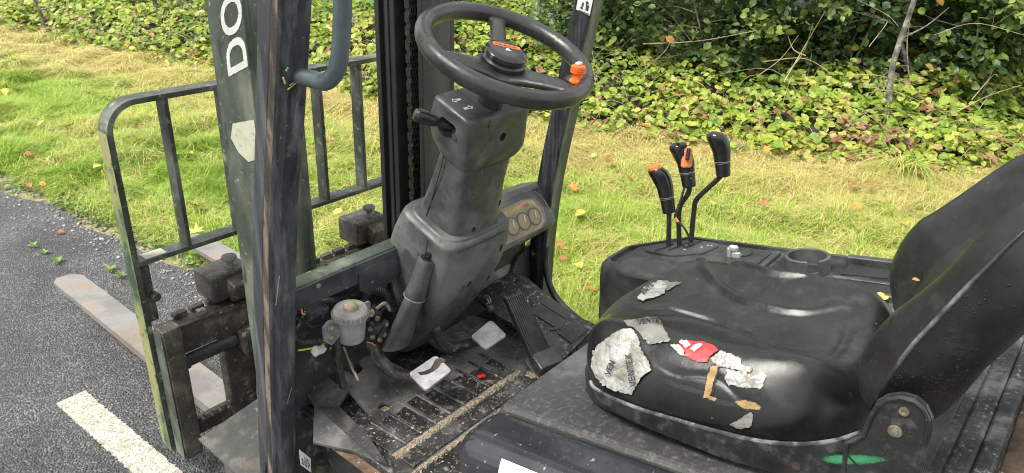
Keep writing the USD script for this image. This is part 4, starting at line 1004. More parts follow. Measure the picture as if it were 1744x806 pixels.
part('wire_plug', [xf(rbox((.03, .014, .016), .002), frame_((.3, -.5, 1)), A((544, 597), y=1.325)), xf(rbox((.012, .018, .02), .002), frame_((.3, -.5, 1)), A((538, 598), y=1.325))], 'white', label='white plastic wire plug')
wr = lambda qs, y, r=.0022: tube([A(q, y=y) for q in qs], r, 7)
part('yellow_wire', [wr([(556, 581), (545, 590), (527, 594), (508, 597)], 1.33), wr([(513, 524), (516, 535), (526, 533)], 1.35), wr([(520, 530), (528, 536), (534, 534)], 1.348)], 'wire_yellow')
part('green_wire', [wr([(556, 580), (564, 581), (567, 588), (562, 596)], 1.33), wr([(552, 579), (561, 577), (566, 583)], 1.332)], 'wire_green')
part('black_wire', [wr([(628, 585), (636, 582), (641, 588), (640, 592)], 1.31), wr([(500, 540), (512, 548), (505, 565), (515, 570)], 1.355, .0035), wr([(640, 540), (655, 525), (668, 520)], 1.32, .003), wr([(560, 560), (545, 552), (530, 556), (515, 540)], 1.35, .003), wr([(612, 560), (622, 575), (634, 580)], 1.33, .006)], 'wire_black')
part('orange_wire', [wr([(626, 583), (634, 585), (640, 589)], 1.308, .0018)], 'orange_pale')
# switch cluster right of the reservoir
sw = A((640, 560), y=1.30)
part('switch_bracket', [xf(rbox((.018, .01, .075), .002), frame_((.35, 0, 1)), sw + [.008, .012, .0]), xf(rbox((.03, .024, .028), .003), frame_((.3, -.4, 1)), sw + [-.008, -.004, .008]), xf(rbox((.012, .012, .05), .002), frame_((.6, -.1, 1)), sw + [.018, -.004, -.008]),
                        xf(rbox((.05, .012, .014), .003), frame_((0, -1, .4), (.8, .2, .5)), sw + [.0, .02, .035])], 'wire_black')
for dx, dz in ((-.022, .012), (-.018, -.01), (.0, .032), (.018, -.022), (.026, .004), (.004, -.03)): part('switch_screw', bolt(sw + np.array([dx, -.008, dz]), (-.2, -1, .3), .0045, .005), 'bolt_steel')
part('eyelet', [lathe([(.004, 0), (.010, .0), (.010, .003), (.004, .003)], A((631, 533), y=1.30), (-.2, -1, .5), 14), sleeve([A((640, 527), y=1.30), A((655, 517), y=1.30), A((664, 528), y=1.30)], .005)], 'bolt_steel')

# ---------------------------------------------------------------- steering column shrouds
AXN = np.array([0, -.362, .932]); AXB = np.array([0, -.932, -.362]); WC = np.array([-.02, 1.09, 1.35])
def AXP(x, b, t): return np.array([0, 1.09, 1.35]) + np.array([1., 0, 0]) * x + AXB * b - AXN * t


def sect(t, x0, x1, b0, b1, e, n=44):
    a = np.linspace(0, 2 * np.pi, n, endpoint=False) + .0001; c, s = np.cos(a), np.sin(a)
    X = (x0 + x1) / 2 + (x1 - x0) / 2 * np.sign(c) * np.abs(c) ** (2 / e); B = (b0 + b1) / 2 + (b1 - b0) / 2 * np.sign(s) * np.abs(s) ** (2 / e)
    return np.array([AXP(x, b, t) for x, b in zip(X, B)])


def lofts(S, n=5):
    S = np.array(S, float); t = np.arange(len(S)); tt = np.linspace(0, len(S) - 1, (len(S) - 1) * n + 1)
    from scipy.interpolate import PchipInterpolator
    Q = PchipInterpolator(t, S, axis=0)(tt); return loft([sect(*q) for q in Q])


head = lofts([(.126, -.104, .074, -.064, .030, 7), (.128, -.112, .082, -.072, .037, 8), (.136, -.119, .089, -.078, .043, 9), (.165, -.119, .092, -.078, .047, 9), (.205, -.114, .096, -.072, .056, 9), (.228, -.108, .097, -.066, .060, 8), (.245, -.099, .093, -.058, .058, 6.5), (.262, -.090, .087, -.052, .052, 5.5), (.275, -.080, .080, -.045, .045, 5)])
slot = xf(rbox((.09, .052, .040), .010), np.stack([[1., 0, 0], AXB, -AXN], 1), AXP(-.120, -.014, .178))
hole = [xf(lathe([(.010, -.03), (.010, .03)], (0, 0, 0), (0, 0, 1), 18), frame_(AXB), AXP(.0, .05, .185))]
SC = part('column_head', cut(head, [slot] + hole), 'plastic', smooth=32)
part('seam_line', [tube([AXP(-.052, b, .1262) for b in (-.07, -.02, .02)] + [AXP(-.055, .0395, .131), AXP(-.058, .0465, .150)], .0011, 6)], 'void', SC)
neck = lofts([(.240, -.080, .088, -.052, .045, 5), (.27, -.084, .088, -.054, .050, 4.5), (.33, -.086, .086, -.056, .060, 4), (.40, -.092, .088, -.058, .078, 4), (.455, -.098, .090, -.060, .090, 4), (.47, -.09, .082, -.05, .086, 4)])
nh = [xf(lathe([(.008, -.012), (.008, .03)], (0, 0, 0), (0, 0, 1), 16), frame_(AXB), AXP(x, b, t)) for x, b, t in ((-.030, .080, .425), (.062, .07, .385))]
NK = part('column_neck', cut(neck, nh), 'plastic', smooth=40)
part('seam_line', [tube([AXP(-.0905, b, t) for b, t in ((-.022, .25), (-.018, .30), (-.016, .36), (-.014, .41), (-.012, .46))], .0014, 6), tube([AXP(-.0935, -.014, .40), AXP(-.097, -.012, .455)], .0014, 6)], 'void', NK)
low = lofts([(.436, -.108, .098, -.068, .088, 5), (.441, -.124, .110, -.078, .102, 5.5), (.450, -.130, .114, -.080, .108, 5.5), (.52, -.129, .110, -.088, .120, 7), (.60, -.122, .096, -.092, .122, 7), (.68, -.114, .078, -.090, .112, 6.5), (.76, -.107, .060, -.082, .094, 6), (.84, -.106, .044, -.07, .072, 4.5), (.88, -.098, .030, -.055, .054, 4)])
lh = [xf(rbox((.012, .03, .022), .004), np.stack([[1., 0, 0], AXB, -AXN], 1), AXP(x, b, t)) for x, b, t in ((-.02, .118, .58), (.068, .105, .50), (.06, .112, .60), (.035, .122, .655), (-.005, .122, .69), (.085, .098, .55))]
LW = part('column_lower_shroud', cut(low, lh), 'plastic_dusty', smooth=40)
part('seam_line', [tube([AXP(-.1375, b_, t_) for b_, t_ in ((.045, .445), (.052, .52), (.050, .62), (.040, .72))], .0013, 6), tube([AXP(-.10 + .17 * k_, .1085 + .003 * math.sin(3.1 * k_), .447) for k_ in np.linspace(0, 1, 7)], .0013, 6)], 'void', LW)
part('shroud_socket', cut(lofts([(.432, -.112, .102, -.066, .093, 3.8), (.440, -.118, .106, -.07, .097, 4), (.450, -.118, .106, -.07, .097, 4)]), []), 'plastic_dusty', LW)
# turn signal stalk through the slot, and arrows printed above it
o_ = AXP(-.100, -.012, .178)
tip = A((706, 194), x=-.17)
sd3 = (tip - o_) / np.linalg.norm(tip - o_)
TS = part('turn_signal_stalk', tube([o_, o_ + sd3 * .03, o_ + sd3 * .045, o_ + sd3 * .075, o_ + sd3 * np.linalg.norm(tip - o_) * .92, tip], [.006, .0065, .0125, .0155, .0155, .011], 16, 5), 'gloss_black', SC, smooth=True)
part('stalk_boot', lathe([(.022, -.02), (.020, .0), (.012, .012), (.008, .02)], AXP(-.100, .010, .184), (-1, -.3, .2), 18), 'gloss_black', SC)
part('slot_lining', xf(rbox((.05, .06, .05), .004), np.stack([[1., 0, 0], AXB, -AXN], 1), AXP(-.065, -.014, .178)), 'void', SC)
def arrow(x0, b0, sgn):
    g = [(-.012 * sgn, 0), (-.004 * sgn, .007), (-.004 * sgn, .0035), (.004 * sgn, .0035), (.004 * sgn, -.0035), (-.004 * sgn, -.0035), (-.004 * sgn, -.007)]
    pl = sg.Polygon(g); ring = pl.difference(pl.buffer(-.0014)); bars = sg.box(.006, -.004, .0078, .004) if sgn > 0 else sg.box(-.0078, -.004, -.006, .004)
    sq = sg.box(*((.0095, -.003, .014, .003) if sgn > 0 else (-.014, -.003, -.0095, .003)))
    ms = [trimesh.creation.extrude_polygon(q, .0012, engine='earcut') for q in [g_ for u in (ring, bars, sq) for g_ in getattr(u, 'geoms', [u])]]
    return xf(cat_(ms), np.stack([[1., 0, 0], -AXB, AXN], 1), AXP(x0, b0, .1262))
part('arrow_print', arrow(-.088, -.036, 1), 'white', SC, smooth=False); part('arrow_print', arrow(-.080, -.004, -1), 'white', SC, smooth=False)

# ---------------------------------------------------------------- steering wheel
RW, rw = .1765, .0190
WROT = math.radians(-38)
def WP(a, r, n=0.): return WC + np.array([1., 0, 0]) * (r * math.cos(a)) + np.cross(AXN, [1., 0, 0]) * (r * math.sin(a)) + AXN * n
aa = np.linspace(0, 2 * np.pi, 97)
bb_ = np.linspace(0, 2 * np.pi, 17)[:-1]
rim = loft([[WP(a, RW + rw * math.cos(b) * .93, rw * math.sin(b) - .0012 * max(0, -math.sin(b)) * (1 + math.cos(a * 44))) for b in bb_] for a in aa], caps=False)
SW = part('steering_wheel', rim, 'wheel_rubber', smooth=60)
def spoke(a, w0, w1):
    S = []
    for t in np.linspace(0, 1, 12):
        r = .022 + (RW - .022) * t; w = w0 + (w1 - w0) * t + .020 * max(0, (t - .78) / .22) ** 2 + .014 * max(0, (.25 - t) / .25); hh = -.040 * (1 - t) ** 1.4 - .004
        th = .010 + .004 * (1 - t)
        u = np.cross(AXN, [1., 0, 0]) * math.cos(a) - np.array([1., 0, 0]) * math.sin(a)
        S.append([WP(a, r, hh) + u * (w * math.copysign(abs(math.cos(k)) ** .7, math.cos(k))) + AXN * (th * math.sin(k)) for k in np.linspace(0, 2 * np.pi, 18)[:-1]])
    return loft(S)
for a, w0, w1 in ((math.radians(50), .019, .017), (math.radians(170), .040, .020), (math.radians(-74), .040, .020)):
    part('spoke', spoke(a, w0, w1), 'wheel_rubber', SW, smooth=60)
part('hub', lathe([(.03, -.085), (.046, -.06), (.060, -.046), (.060, -.034), (.044, -.024)], WC, AXN, 32), 'wheel_rubber', SW, smooth=50)
HB = part('horn_cap', lathe([(.044, -.030), (.0475, -.024), (.0478, -.016), (.044, -.013), (.0435, -.010), (.0465, -.006), (.0462, .002), (.042, .006), (.036, .008), (.0345, .0072), (.032, .0085), (.0, .0095)], WC, AXN, 40), 'gloss_black', SW, smooth=35)
lab = cut(bb(-.030, .030, .006, .019, .0085, .0095, .0004), [])
_vx = np.cross(AXN, [1., 0, 0]); _wx = np.array([1., 0, 0]) * math.cos(WROT) + _vx * math.sin(WROT); Rw = np.stack([_wx, np.cross(AXN, _wx), AXN], 1)
part('horn_label', xf(lab, Rw, WC), 'orange', SW, label='orange strip label on the horn cap')
tt_ = meshkit.text_mesh('Kauschuk', .0075, .0006, bold=True); tt_.apply_translation([-.026, .0088, .0094])
part('horn_print', xf(tt_, Rw, WC), 'ink', SW, smooth=False)
part('horn_mark', xf(extr(sg.Point(0, -.004).buffer(.004).union(sg.box(-.006, -.0095, .006, -.007)).union(sg.box(-.003, -.008, .003, -.003)), np.eye(3), (0, 0, .0092), .0008), Rw, WC), 'white', SW, smooth=False)
kb = A((985, 142), z=None, y=None, x=.128)
ka = math.atan2(np.dot(kb - WC, np.cross(AXN, [1., 0, 0])), np.dot(kb - WC, [1., 0, 0]))
KB = WP(math.radians(-63), .158, .003)
KN = part('spinner_knob', lathe([(.022, 0), (.022, .0035), (.012, .006), (.0105, .012), (.011, .017), (.0155, .019), (.0155, .022), (.0145, .0225), (.0155, .023), (.0155, .0255), (.0145, .026), (.0155, .0265), (.0150, .032), (.010, .0345), (.0, .035)], KB, (0, -.05, 1), 26), 'orange', SW, smooth=40)
part('knob_top', xf(rbox((.014, .010, .006), .002), None, KB + np.array([0, -.002, .0375])), 'white', SW)
part('knob_socket', lathe([(.026, -.004), (.026, .001), (.020, .0015)], KB, AXN, 24), 'gloss_black', SW)
part('column_tube', tube([AXP(-.02, 0, .05), AXP(-.01, 0, .2)], .028, 18, smooth=False), 'wheel_rubber')

# ---------------------------------------------------------------- parking brake lever
gt, gb, cb = A((729, 440), x=-.13), A((706, 505), x=-.15), A((676, 588), x=-.175)
gd = (gb - gt) / np.linalg.norm(gb - gt)
PB = part('parking_brake', tube([gt, gt + gd * .012, (gt + gb) / 2, gb], [.0205, .0225, .0225, .0265], 20), 'plastic', smooth=50)
part('release_button', lathe([(.0085, 0), (.0085, .012), (.006, .014)], gt - gd * .004, -gd, 16), 'gloss_black', PB)
part('grip_flat', tube([gt - gd * .001, gt + gd * .006], [.018, .0205], 20, smooth=False), 'gloss_black', PB)
part('grip_ring', lathe([(.0270, -.0015), (.0280, 0), (.0270, .0015)], gb, gd, 24), 'grey_light', PB)
bl_ = []
for t in np.linspace(0, 1, 9):
    c = gb * (1 - t) + cb * t; w = .0255 + .024 * t ** 1.1; th = .021 - .003 * t
    Rm = frame_(gd, (1, 0, 0)); bl_.append([c + Rm[:, 0] * (w * math.cos(k)) + Rm[:, 1] * (th * math.sin(k)) for k in np.linspace(0, 2 * np.pi, 22)[:-1]])
part('lever_blade', loft(bl_), 'plastic_dusty', PB, smooth=50)

# ---------------------------------------------------------------- instrument pod
PT = [(1.43, .855), (1.345, .883), (1.322, .872), (1.247, .752), (1.262, .728), (1.36, .700), (1.42, .72)]
pod = extr(sg.Polygon(PT).buffer(-.006).buffer(.006), np.array([[0, 0, 1], [1, 0, 0], [0, 1, 0]], float), (.03, 0, 0), .405)
tap = to_tm(pod)
tpv = tap.vertices.copy(); e_ = np.clip((tpv[:, 0] - .40) / .03, 0, 1); tpv[:, 1] += e_ * (1.345 - tpv[:, 1]) * .25; tpv[:, 2] += e_ * (.80 - tpv[:, 2]) * .18; tpv[:, 0] += e_ * .02
PN = np.array([0, -.843, .538]); PU = np.array([0, .538, .843])
PO = np.array([.245, 1.2845, .812])
def PP(x, u, n=0.): return PO + np.array([1., 0, 0]) * x + PU * u + PN * n
lens2 = sg.Polygon([(-.14, -.050), (.125, -.050), (.155, -.036), (.165, .004), (.142, .040), (.10, .050), (-.14, .050)]).buffer(-.008).buffer(.008)
rec = xf(trimesh.creation.extrude_polygon(lens2, .03, engine='earcut'), np.stack([[1., 0, 0], PU, PN], 1), PP(0, 0, -.014))
IP = part('instrument_pod', cut(sub(tm(tpv, tap.faces), 10), [rec]), 'plastic', smooth=30)
part('gauge_panel', xf(trimesh.creation.extrude_polygon(lens2.buffer(-.0006), .002, engine='earcut'), np.stack([[1., 0, 0], PU, PN], 1), PP(0, 0, -.0145)), 'gauge_back', IP, smooth=False)
for x in (.032, .082, .132):
    gp = part('gauge_bezel', lathe([(.0265, 0), (.0265, .006), (.0245, .008), (.0225, .0045)], PP(x - .012, -.010, -.0125), PN, 28), 'void', IP, smooth=30); part('gauge', lathe([(.0228, 0), (.0228, .0055), (.012, .0065), (.0, .0068)], PP(x - .012, -.010, -.0125), PN, 28), 'gauge', IP, smooth=30)
    part('gauge_needle', bar(PP(x - .014, -.016, -.0048), PP(x - .006, .008, -.0048), .0024, .001), 'white', IP)
part('indicator', lathe([(.006, 0), (.006, .003), (.0, .004)], PP(.098, .034, -.0125), PN, 12), 'red', IP)
part('indicator', lathe([(.006, 0), (.006, .003), (.0, .004)], PP(.113, .032, -.0125), PN, 12), 'wire_green', IP)
lv2, lf2 = trimesh.creation.triangulate_polygon(lens2.buffer(-.0008), engine='earcut')
part('lens', xf(tm(np.column_stack([lv2, 0 * lv2[:, 0]]), lf2), np.stack([[1., 0, 0], PU, PN], 1), PP(0, 0, -.002)), 'lens', IP, smooth=False, label='scratched yellowed clear cover over three gauges')
part('pod_seam', tube([PP(.150, .058, .001), PP(.172, .03, .0015), PP(.186, -.02, .001)], .0010, 6), 'grey_light', IP)
# side bracket below the pod and worn plate
BRK = part('pod_bracket', [slab([A((870, 470), y=1.352), A((884, 440), y=1.352), A((905, 418), y=1.352), A((925, 400), y=1.352), A((938, 420), y=1.352), A((930, 470), y=1.352), A((945, 510), y=1.352), A((905, 505), y=1.352)], (0, -1, .1), .012)], 'wall_dark')
part('bracket_bolt', bolt(A((911, 431), y=1.340), (-.2, -1, .1), .009, .008), 'bolt_steel', BRK)
part('worn_plate', slab([A((815, 500), y=1.362), A((833, 470), y=1.362), A((866, 446), y=1.362), A((876, 452), y=1.362), A((868, 468), y=1.362), A((825, 500), y=1.362)], (0, -1, .3), .008), 'grey_light')
# swept edge of the right step side
part('side_sweep', tube([A((930, 420), x=.455), A((929, 450), x=.45), A((938, 490), x=.435), A((960, 522), x=.42), A((1008, 562), x=.395)], .010, 10), 'black_rail')

# ---------------------------------------------------------------- floor
ZF = .505
FLR = part('floor_plate', bb(-.40, .425, .80, 1.40, ZF - .035, ZF - .012, .004), 'mat_black')
MATP = sg.Polygon([(-.268, 1.385), (-.262, 1.352), (-.225, 1.360), (-.215, 1.40), (-.05, 1.40), (.03, 1.34), (.16, 1.34), (.20, 1.28), (.20, 1.10), (.16, 1.06), (.16, .82), (-.43, .82), (-.425, 1.00), (-.36, 1.12), (-.315, 1.24), (-.30, 1.34)]).buffer(0).difference(sg.Point(-.272, 1.229).buffer(.016)).difference(sg.Polygon([(-.13, 1.27), (-.02, 1.28), (-.03, 1.40), (-.16, 1.40)]).buffer(-.004).buffer(.012))
mt = trimesh.creation.extrude_polygon(MATP, .010, engine='earcut'); mt.apply_translation([0, 0, ZF - .010]); mt = sub(mt, .035)
up = np.clip((mt.vertices[:, 1] - 1.18) / .25, 0, 1) ** 1.4
mt.vertices[:, 2] += .045 * up + .004 * meshkit.noise(mt.vertices * 9) * (mt.vertices[:, 1] > 1.12)
FM = part('floor_mat', mt, 'mat_rubber', smooth=40)
def sheet(P, t=.006, e=.03):
    P = np.array(P); n_ = len(P); c = P.mean(0); v = np.vstack([P, c, P - [0, 0, t], c - [0, 0, t]]); f = []
    for i in range(n_):
        j = (i + 1) % n_; f += [[i, j, n_], [n_ + 1 + j, n_ + 1 + i, 2 * n_ + 1], [j, i, n_ + 1 + i], [j, n_ + 1 + i, n_ + 1 + j]]
    m = tm(v, f); m.fix_normals(); return sub(m, e)
part('mat_flap', sheet([A((577, 692), z=ZF + .006), A((600, 655), z=ZF + .030), A((572, 654), z=ZF + .042), A((553, 634), z=ZF + .040), A((516, 664), z=ZF + .030), A((535, 690), z=ZF + .018)], e=.012), 'mat_flap_rubber', FM, smooth=30)
part('mat_flap', sheet([A((535, 690), z=ZF + .017), A((577, 692), z=ZF + .005), A((622, 735), z=ZF + .003), A((660, 790), z=ZF + .001), A((640, 786), z=ZF - .012), A((600, 768), z=ZF - .02), A((533, 753), z=ZF - .02)], e=.012), 'mat_flap_rubber', FM, smooth=30)
part('mat_hole_sand', lathe([(.0, 0), (.0155, 0), (.0155, .003), (.0, .005)], (-.272, 1.229, ZF - .008), (0, 0, 1), 20), 'sand', FM)
# recessed treads with dividing ribs, sand in the channels
for k in range(9):
    x0 = -.372 + k * .048
    part('tread', bb(x0 + .005, x0 + .043, 1.098, 1.205 - (k > 6) * .03, ZF - .001, ZF + .0025 + .001 * (k % 2), .0012), 'mat_black', FM)
    part('tread_rib', bar((x0 + .0475, 1.094, ZF + .003), (x0 + .0475 - .006, 1.212, ZF + .004), .007, .007), 'mat_rubber' if k in (0, 2, 3, 4) else 'mat_black', FM)
part('long_tread', bb(-.365, .075, 1.028, 1.072, ZF - .001, ZF + .004, .002), 'mat_black', FM)
part('long_tread', bb(-.385, .09, .905, 1.008, ZF - .001, ZF + .003, .002), 'mat_black', FM)
def sandstrip(x0, x1, y0, y1, z, n=90, seed=1):
    g_ = np.random.default_rng(seed); xs = np.linspace(x0, x1, n); c = (y0 + y1) / 2; w = (y1 - y0) / 2
    prof = np.convolve(g_.random(n + 8), np.ones(9) / 9, 'valid'); wd = w * (.35 + 1.1 * prof)
    rows = []
    for j, u in enumerate(np.linspace(-1, 1, 9)):
        rows.append(np.column_stack([xs, c + wd * u + .002 * g_.normal(size=n), z + (.006 * prof + .001) * (1 - u * u) + .0006 * g_.normal(size=n) * (1 - abs(u)) - .002 * (abs(u) == 1)]))
    V = np.vstack(rows); F = []
    for j in range(8):
        for i in range(n - 1):
            a = j * n + i; F += [[a, a + 1, a + n + 1], [a, a + n + 1, a + n]]
    return tm(V, F)
part('sand_deposit', [sandstrip(-.372, .068, 1.074, 1.096, ZF + .001, seed=2), sandstrip(-.40, .095, 1.008, 1.022, ZF + .001, seed=3), sandstrip(.06, .12, 1.03, 1.07, ZF + .001, 40, seed=4), sandstrip(-.3, .0, 1.215, 1.222, ZF + .001, 60, seed=6)], 'sand', FM, smooth=40, kind='stuff')
crumbs = []
cg = np.random.default_rng(5)
for _ in range(420):
    x, y = cg.uniform(-.40, .12), cg.uniform(.9, 1.22); s = cg.uniform(.0012, .0030)
    crumbs.append(xf(rbox((s, s * cg.uniform(.5, 1), s * .6), s * .15, 4), frame_(cg.normal(size=3)), (x, y, ZF + .004 + s * .2)))
part('sand_crumbs', crumbs, 'sand', FM, smooth=False, kind='stuff')
part('step_edge', [slab([A((560, 735), z=.475), A((700, 800), z=.475), A((760, 850), z=.475), A((745, 880), z=.475), A((640, 820), z=.47), A((545, 748), z=.47)], (-.2, 0, 1), .004)], 'rust', FLR, label='bent rusty edge strip above the step')
part('step_plate', bb(-.52, -.36, .8, 1.34, .255, .275, .006), 'greasy', FLR)
part('step_well', bb(-.36, -.34, .80, 1.40, .26, ZF - .03, .004), 'wall_dark', FLR)
part('step_bolt', [bolt(A((551, 782), y=1.37), (-.1, -.3, 1), .014, .012), lathe([(.022, -.05), (.022, 0)], A((551, 782), y=1.37), (-.1, -.3, 1), 20)], 'greasy', FLR)
part('step_lump', sub(xf(rbox((.04, .05, .12), .014), None, A((526, 712), y=1.43)), .02), 'greasy', FLR)
# right hand floor: moulded panel with raised fields, sloping up to the front
RP = [A((812, 500), z=.585), A((868, 467), z=.62), A((905, 480), z=.60), A((938, 512), z=.555), A((1008, 558), z=.52), A((955, 612), z=.512), A((905, 560), z=.53), A((860, 520), z=.565)]
RP = np.array(RP)
cen = RP.mean(0); pl = np.linalg.svd(RP - cen)[2][2]; pl *= np.sign(pl[2])
def onp(q, h=0.): d = ray(q); return CAM + d * (np.dot(cen + pl * h - CAM, pl) / np.dot(d, pl))
RF = part('right_floor_panel', sub(slab([onp(q) for q in ((808, 502), (868, 464), (896, 472), (940, 508), (1012, 560), (945, 625), (905, 568), (850, 540))], pl, .014), .04), 'mat_black', FLR, smooth=40)
for qs in (((906, 533), (922, 518), (962, 544), (945, 557)), ((921, 516), (934, 508), (972, 533), (963, 543)), ((950, 567), (975, 545), (1003, 560), (974, 585)), ((936, 563), (950, 553), (968, 540), (955, 560))):
    part('raised_field', slab([onp(q, .0028) for q in qs], pl, .004), 'plastic_panel', RF)
part('floor_opening', slab([onp(q, .0012) for q in ((838, 511), (856, 502), (863, 512), (842, 526))], pl, .003), 'void', RF)
part('plug_hole', slab([onp((901 + 8 * math.cos(a), 517 + 8 * math.sin(a)), .0012) for a in np.linspace(0, 6.283, 17)[:-1]], pl, .003), 'void', RF)
part('yellow_tab', xf(rbox((.012, .008, .010), .003), None, onp((897, 514), .003)), 'cream', RF)
part('wire_pair', [tube([onp((826, 503), .012), onp((832, 505), .014), onp((836, 515), .010)], .002, 6), tube([onp((824, 505), .010), onp((829, 509), .014), onp((834, 517), .006)], .002, 6)], 'bolt_steel', RF)
part('pedal_pit', slab([onp(q, .002) for q in ((895, 610), (925, 598), (945, 605), (948, 618), (916, 640), (893, 625))], pl, .004), 'greasy', RF)
# pedals
def pedal(qs, z, tilt, mname):
    P = [A(q, z=z + dz) for q, dz in zip(qs, tilt)]; n = np.cross(P[1] - P[0], P[3] - P[0]); n /= np.linalg.norm(n); n *= np.sign(n[2])
    Rm = frame_(n, P[1] - P[0]); c = np.mean(P, 0); uv = np.array([(p - c) @ Rm for p in P])[:, :2]
    g_ = sg.Polygon(uv).buffer(-.008).buffer(.008)
    return extr(g_, Rm, c - n * .006, .006), c, n, Rm, g_
m_, c_, n_, R_, g_ = pedal(((696, 636), (742, 605), (769, 631), (725, 665)), .60, (.0, .012, .0, -.012), 'silver')
pd = part('brake_pedal', m_, 'silver', smooth=30, label='bare metal pedal with a dark wet streak')
smear = [A(q, z=.6075) for q in ((712, 640), (722, 632), (736, 620), (745, 612), (752, 613), (746, 621), (735, 628), (722, 637), (716, 642))]
smear = [c_ + (np.dot(CAM - c_, n_) * 0) * n_ + (lambda d: (CAM + d * (np.dot(c_ + n_ * .0011 - CAM, n_) / np.dot(d, n_)) - c_))(ray(q)) for q in ((712, 634), (722, 633), (733, 628), (738, 620), (742, 612), (750, 609.5), (758, 613), (757, 617), (751, 618), (747, 625), (738, 632), (728, 637), (716, 638.5))]
part('dark_streak', extr(sg.Polygon([((p - c_) @ R_)[:2] for p in smear]).buffer(.0004), R_, c_ + n_ * .0002, .0012), 'greasy', pd, smooth=False)
part('pedal_lever', [tube([c_ - n_ * .008, c_ + np.array([-.02, .07, -.035]), c_ + np.array([-.035, .13, -.02]), c_ + np.array([-.05, .18, .06])], [.012, .014, .016, .014], 10)], 'greasy', pd)
m_, c_, n_, R_, g_ = pedal(((802, 573), (836, 545), (863, 570), (827, 595)), .60, (.0, .012, .0, -.012), 'silver')
pd = part('brake_pedal', m_, 'silver', smooth=30, label='textured bare metal pedal left of the accelerator')
part('pedal_lever', [tube([c_ - n_ * .008, c_ + np.array([-.01, .06, -.05]), c_ + np.array([-.06, .10, -.05]), c_ + np.array([-.09, .12, .03])], [.012, .014, .016, .014], 10)], 'greasy', pd)
ga, gb2, gc, gd2 = A((860, 507), z=.665), A((890, 497), z=.668), A((938, 602), z=.535), A((908, 617), z=.535)
an = np.cross(gb2 - ga, gd2 - ga); an /= np.linalg.norm(an); an *= np.sign(an[2])
AP = part('accelerator_pedal', sub(slab([ga, gb2, gc, gd2], an, .016), .05), 'wheel_rubber', smooth=30)
for k in range(9):
    t = (k + .5) / 9
    part('grip_rib', bar(ga * (1 - t) + gb2 * t + an * .0015 + (gd2 - ga) * .03, gd2 * (1 - t) + gc * t + an * .0015 - (gd2 - ga) * .02, .0042, .005, gb2 - ga, .0012), 'plastic', AP)
part('pedal_foot', xf(rbox((.075, .06, .03), .006), frame_(pl, gb2 - ga), (gc + gd2) / 2 + np.array([.004, -.012, -.006])), 'bracket', AP)
part('pedal_hinge', xf(rbox((.10, .075, .012), .004), frame_(pl, gb2 - ga), (gc + gd2) / 2 + np.array([.008, -.012, -.024])), 'greasy', AP)

# ---------------------------------------------------------------- engine cover (tilted), side cover with lettering, rear deck
HR = np.stack([[1., 0, 0], -HS, HN], 1)            # local x, forwards, up
def HB_(x0, x1, s0, s1, h0, h1, r=.004): return xf(rbox((x1 - x0, abs(s1 - s0), abs(h1 - h0)), r, 12), HR, HP((x0 + x1) / 2, (s0 + s1) / 2, (h0 + h1) / 2))


HD = part('engine_cover', sub(HB_(-.318, .25, -.005, .72, -.30, 0, .016), .12), 'hood_grain', smooth=40)
part('cover_hole', lathe([(.0, .0008), (.006, .0008), (.009, .0014), (.010, .0)], HP(*np.r_[ahs((1010, 672), 0), 0][[0, 1, 2]]), HN, 16), 'rust', HD)
SDC = part('side_cover', sub(HB_(-.464, -.318, .003, .80, -.48, .018, .050), .10), 'paint_cover', smooth=60)
# white letter on its outer side, running out of the frame
def on_side(sv, hv, off):
    r = .050; dh = np.clip(hv - (.018 - r), 0, r * .98); a = np.arcsin(dh / r); xx = -.464 + r - (r + off) * np.cos(a); h2 = np.where(hv > .018 - r, (.018 - r) + (r + off) * np.sin(a), hv)
    return np.stack([HP(x, s_, h_) for x, s_, h_ in zip(xx, sv, h2)])
lt = sub(trimesh.creation.extrude_polygon(sg.Polygon([(0, 0), (.20, 0), (.20, -.026), (.12, -.026), (.12, -.12), (.085, -.12), (.085, -.026), (0, -.026)]), .001, engine='earcut'), .008)
lv_ = lt.vertices; part('lettering', tm(on_side(.127 + lv_[:, 0], .004 + lv_[:, 1], .0006 + lv_[:, 2]), lt.faces), 'white', SDC, smooth=False, label='white block letter on the side cover')
for i, (a, b) in enumerate((((912, 747), (936, 750)), ((955, 753), (975, 772)))):
    part('straw_bit', bar(AH(a, .013), AH(b, .013), .0035, .0016), 'dry_stalk', SDC)
DK = part('rear_deck', sub(HB_(-.44, .44, .69, .80, -.30, -.012, .008), .1), 'deck_strip', smooth=40)
for s0, w, h in ((.712, .014, .000), (.738, .020, .004), (.768, .017, .002)):
    part('deck_strip', sub(xf(rbox((1.0, w * 1.6, .016), .005), HR @ np.array([[math.cos(.012), math.sin(.012), 0], [-math.sin(.012), math.cos(.012), 0], [0, 0, 1.]]), HP(.03, s0 + .002, h - .008)), .12), 'deck_strip', DK, smooth=40)
part('rusty_ledge', HB_(-.42, .46, .785, .86, -.10, -.010, .004), 'rust', DK)
part('counterweight', HB_(-.50, .50, .84, 1.20, -.62, .02, .05), 'paint_navy')
for s in (-1, 1):
    part('rear_pillar', [bar(HP(s * .455, .90, 0), HP(s * .45, .86, .65), .06, .06), bar(HP(s * .45, .86, .645), HP(s * .45, .80, 1.3), .06, .06)], 'paint_navy')
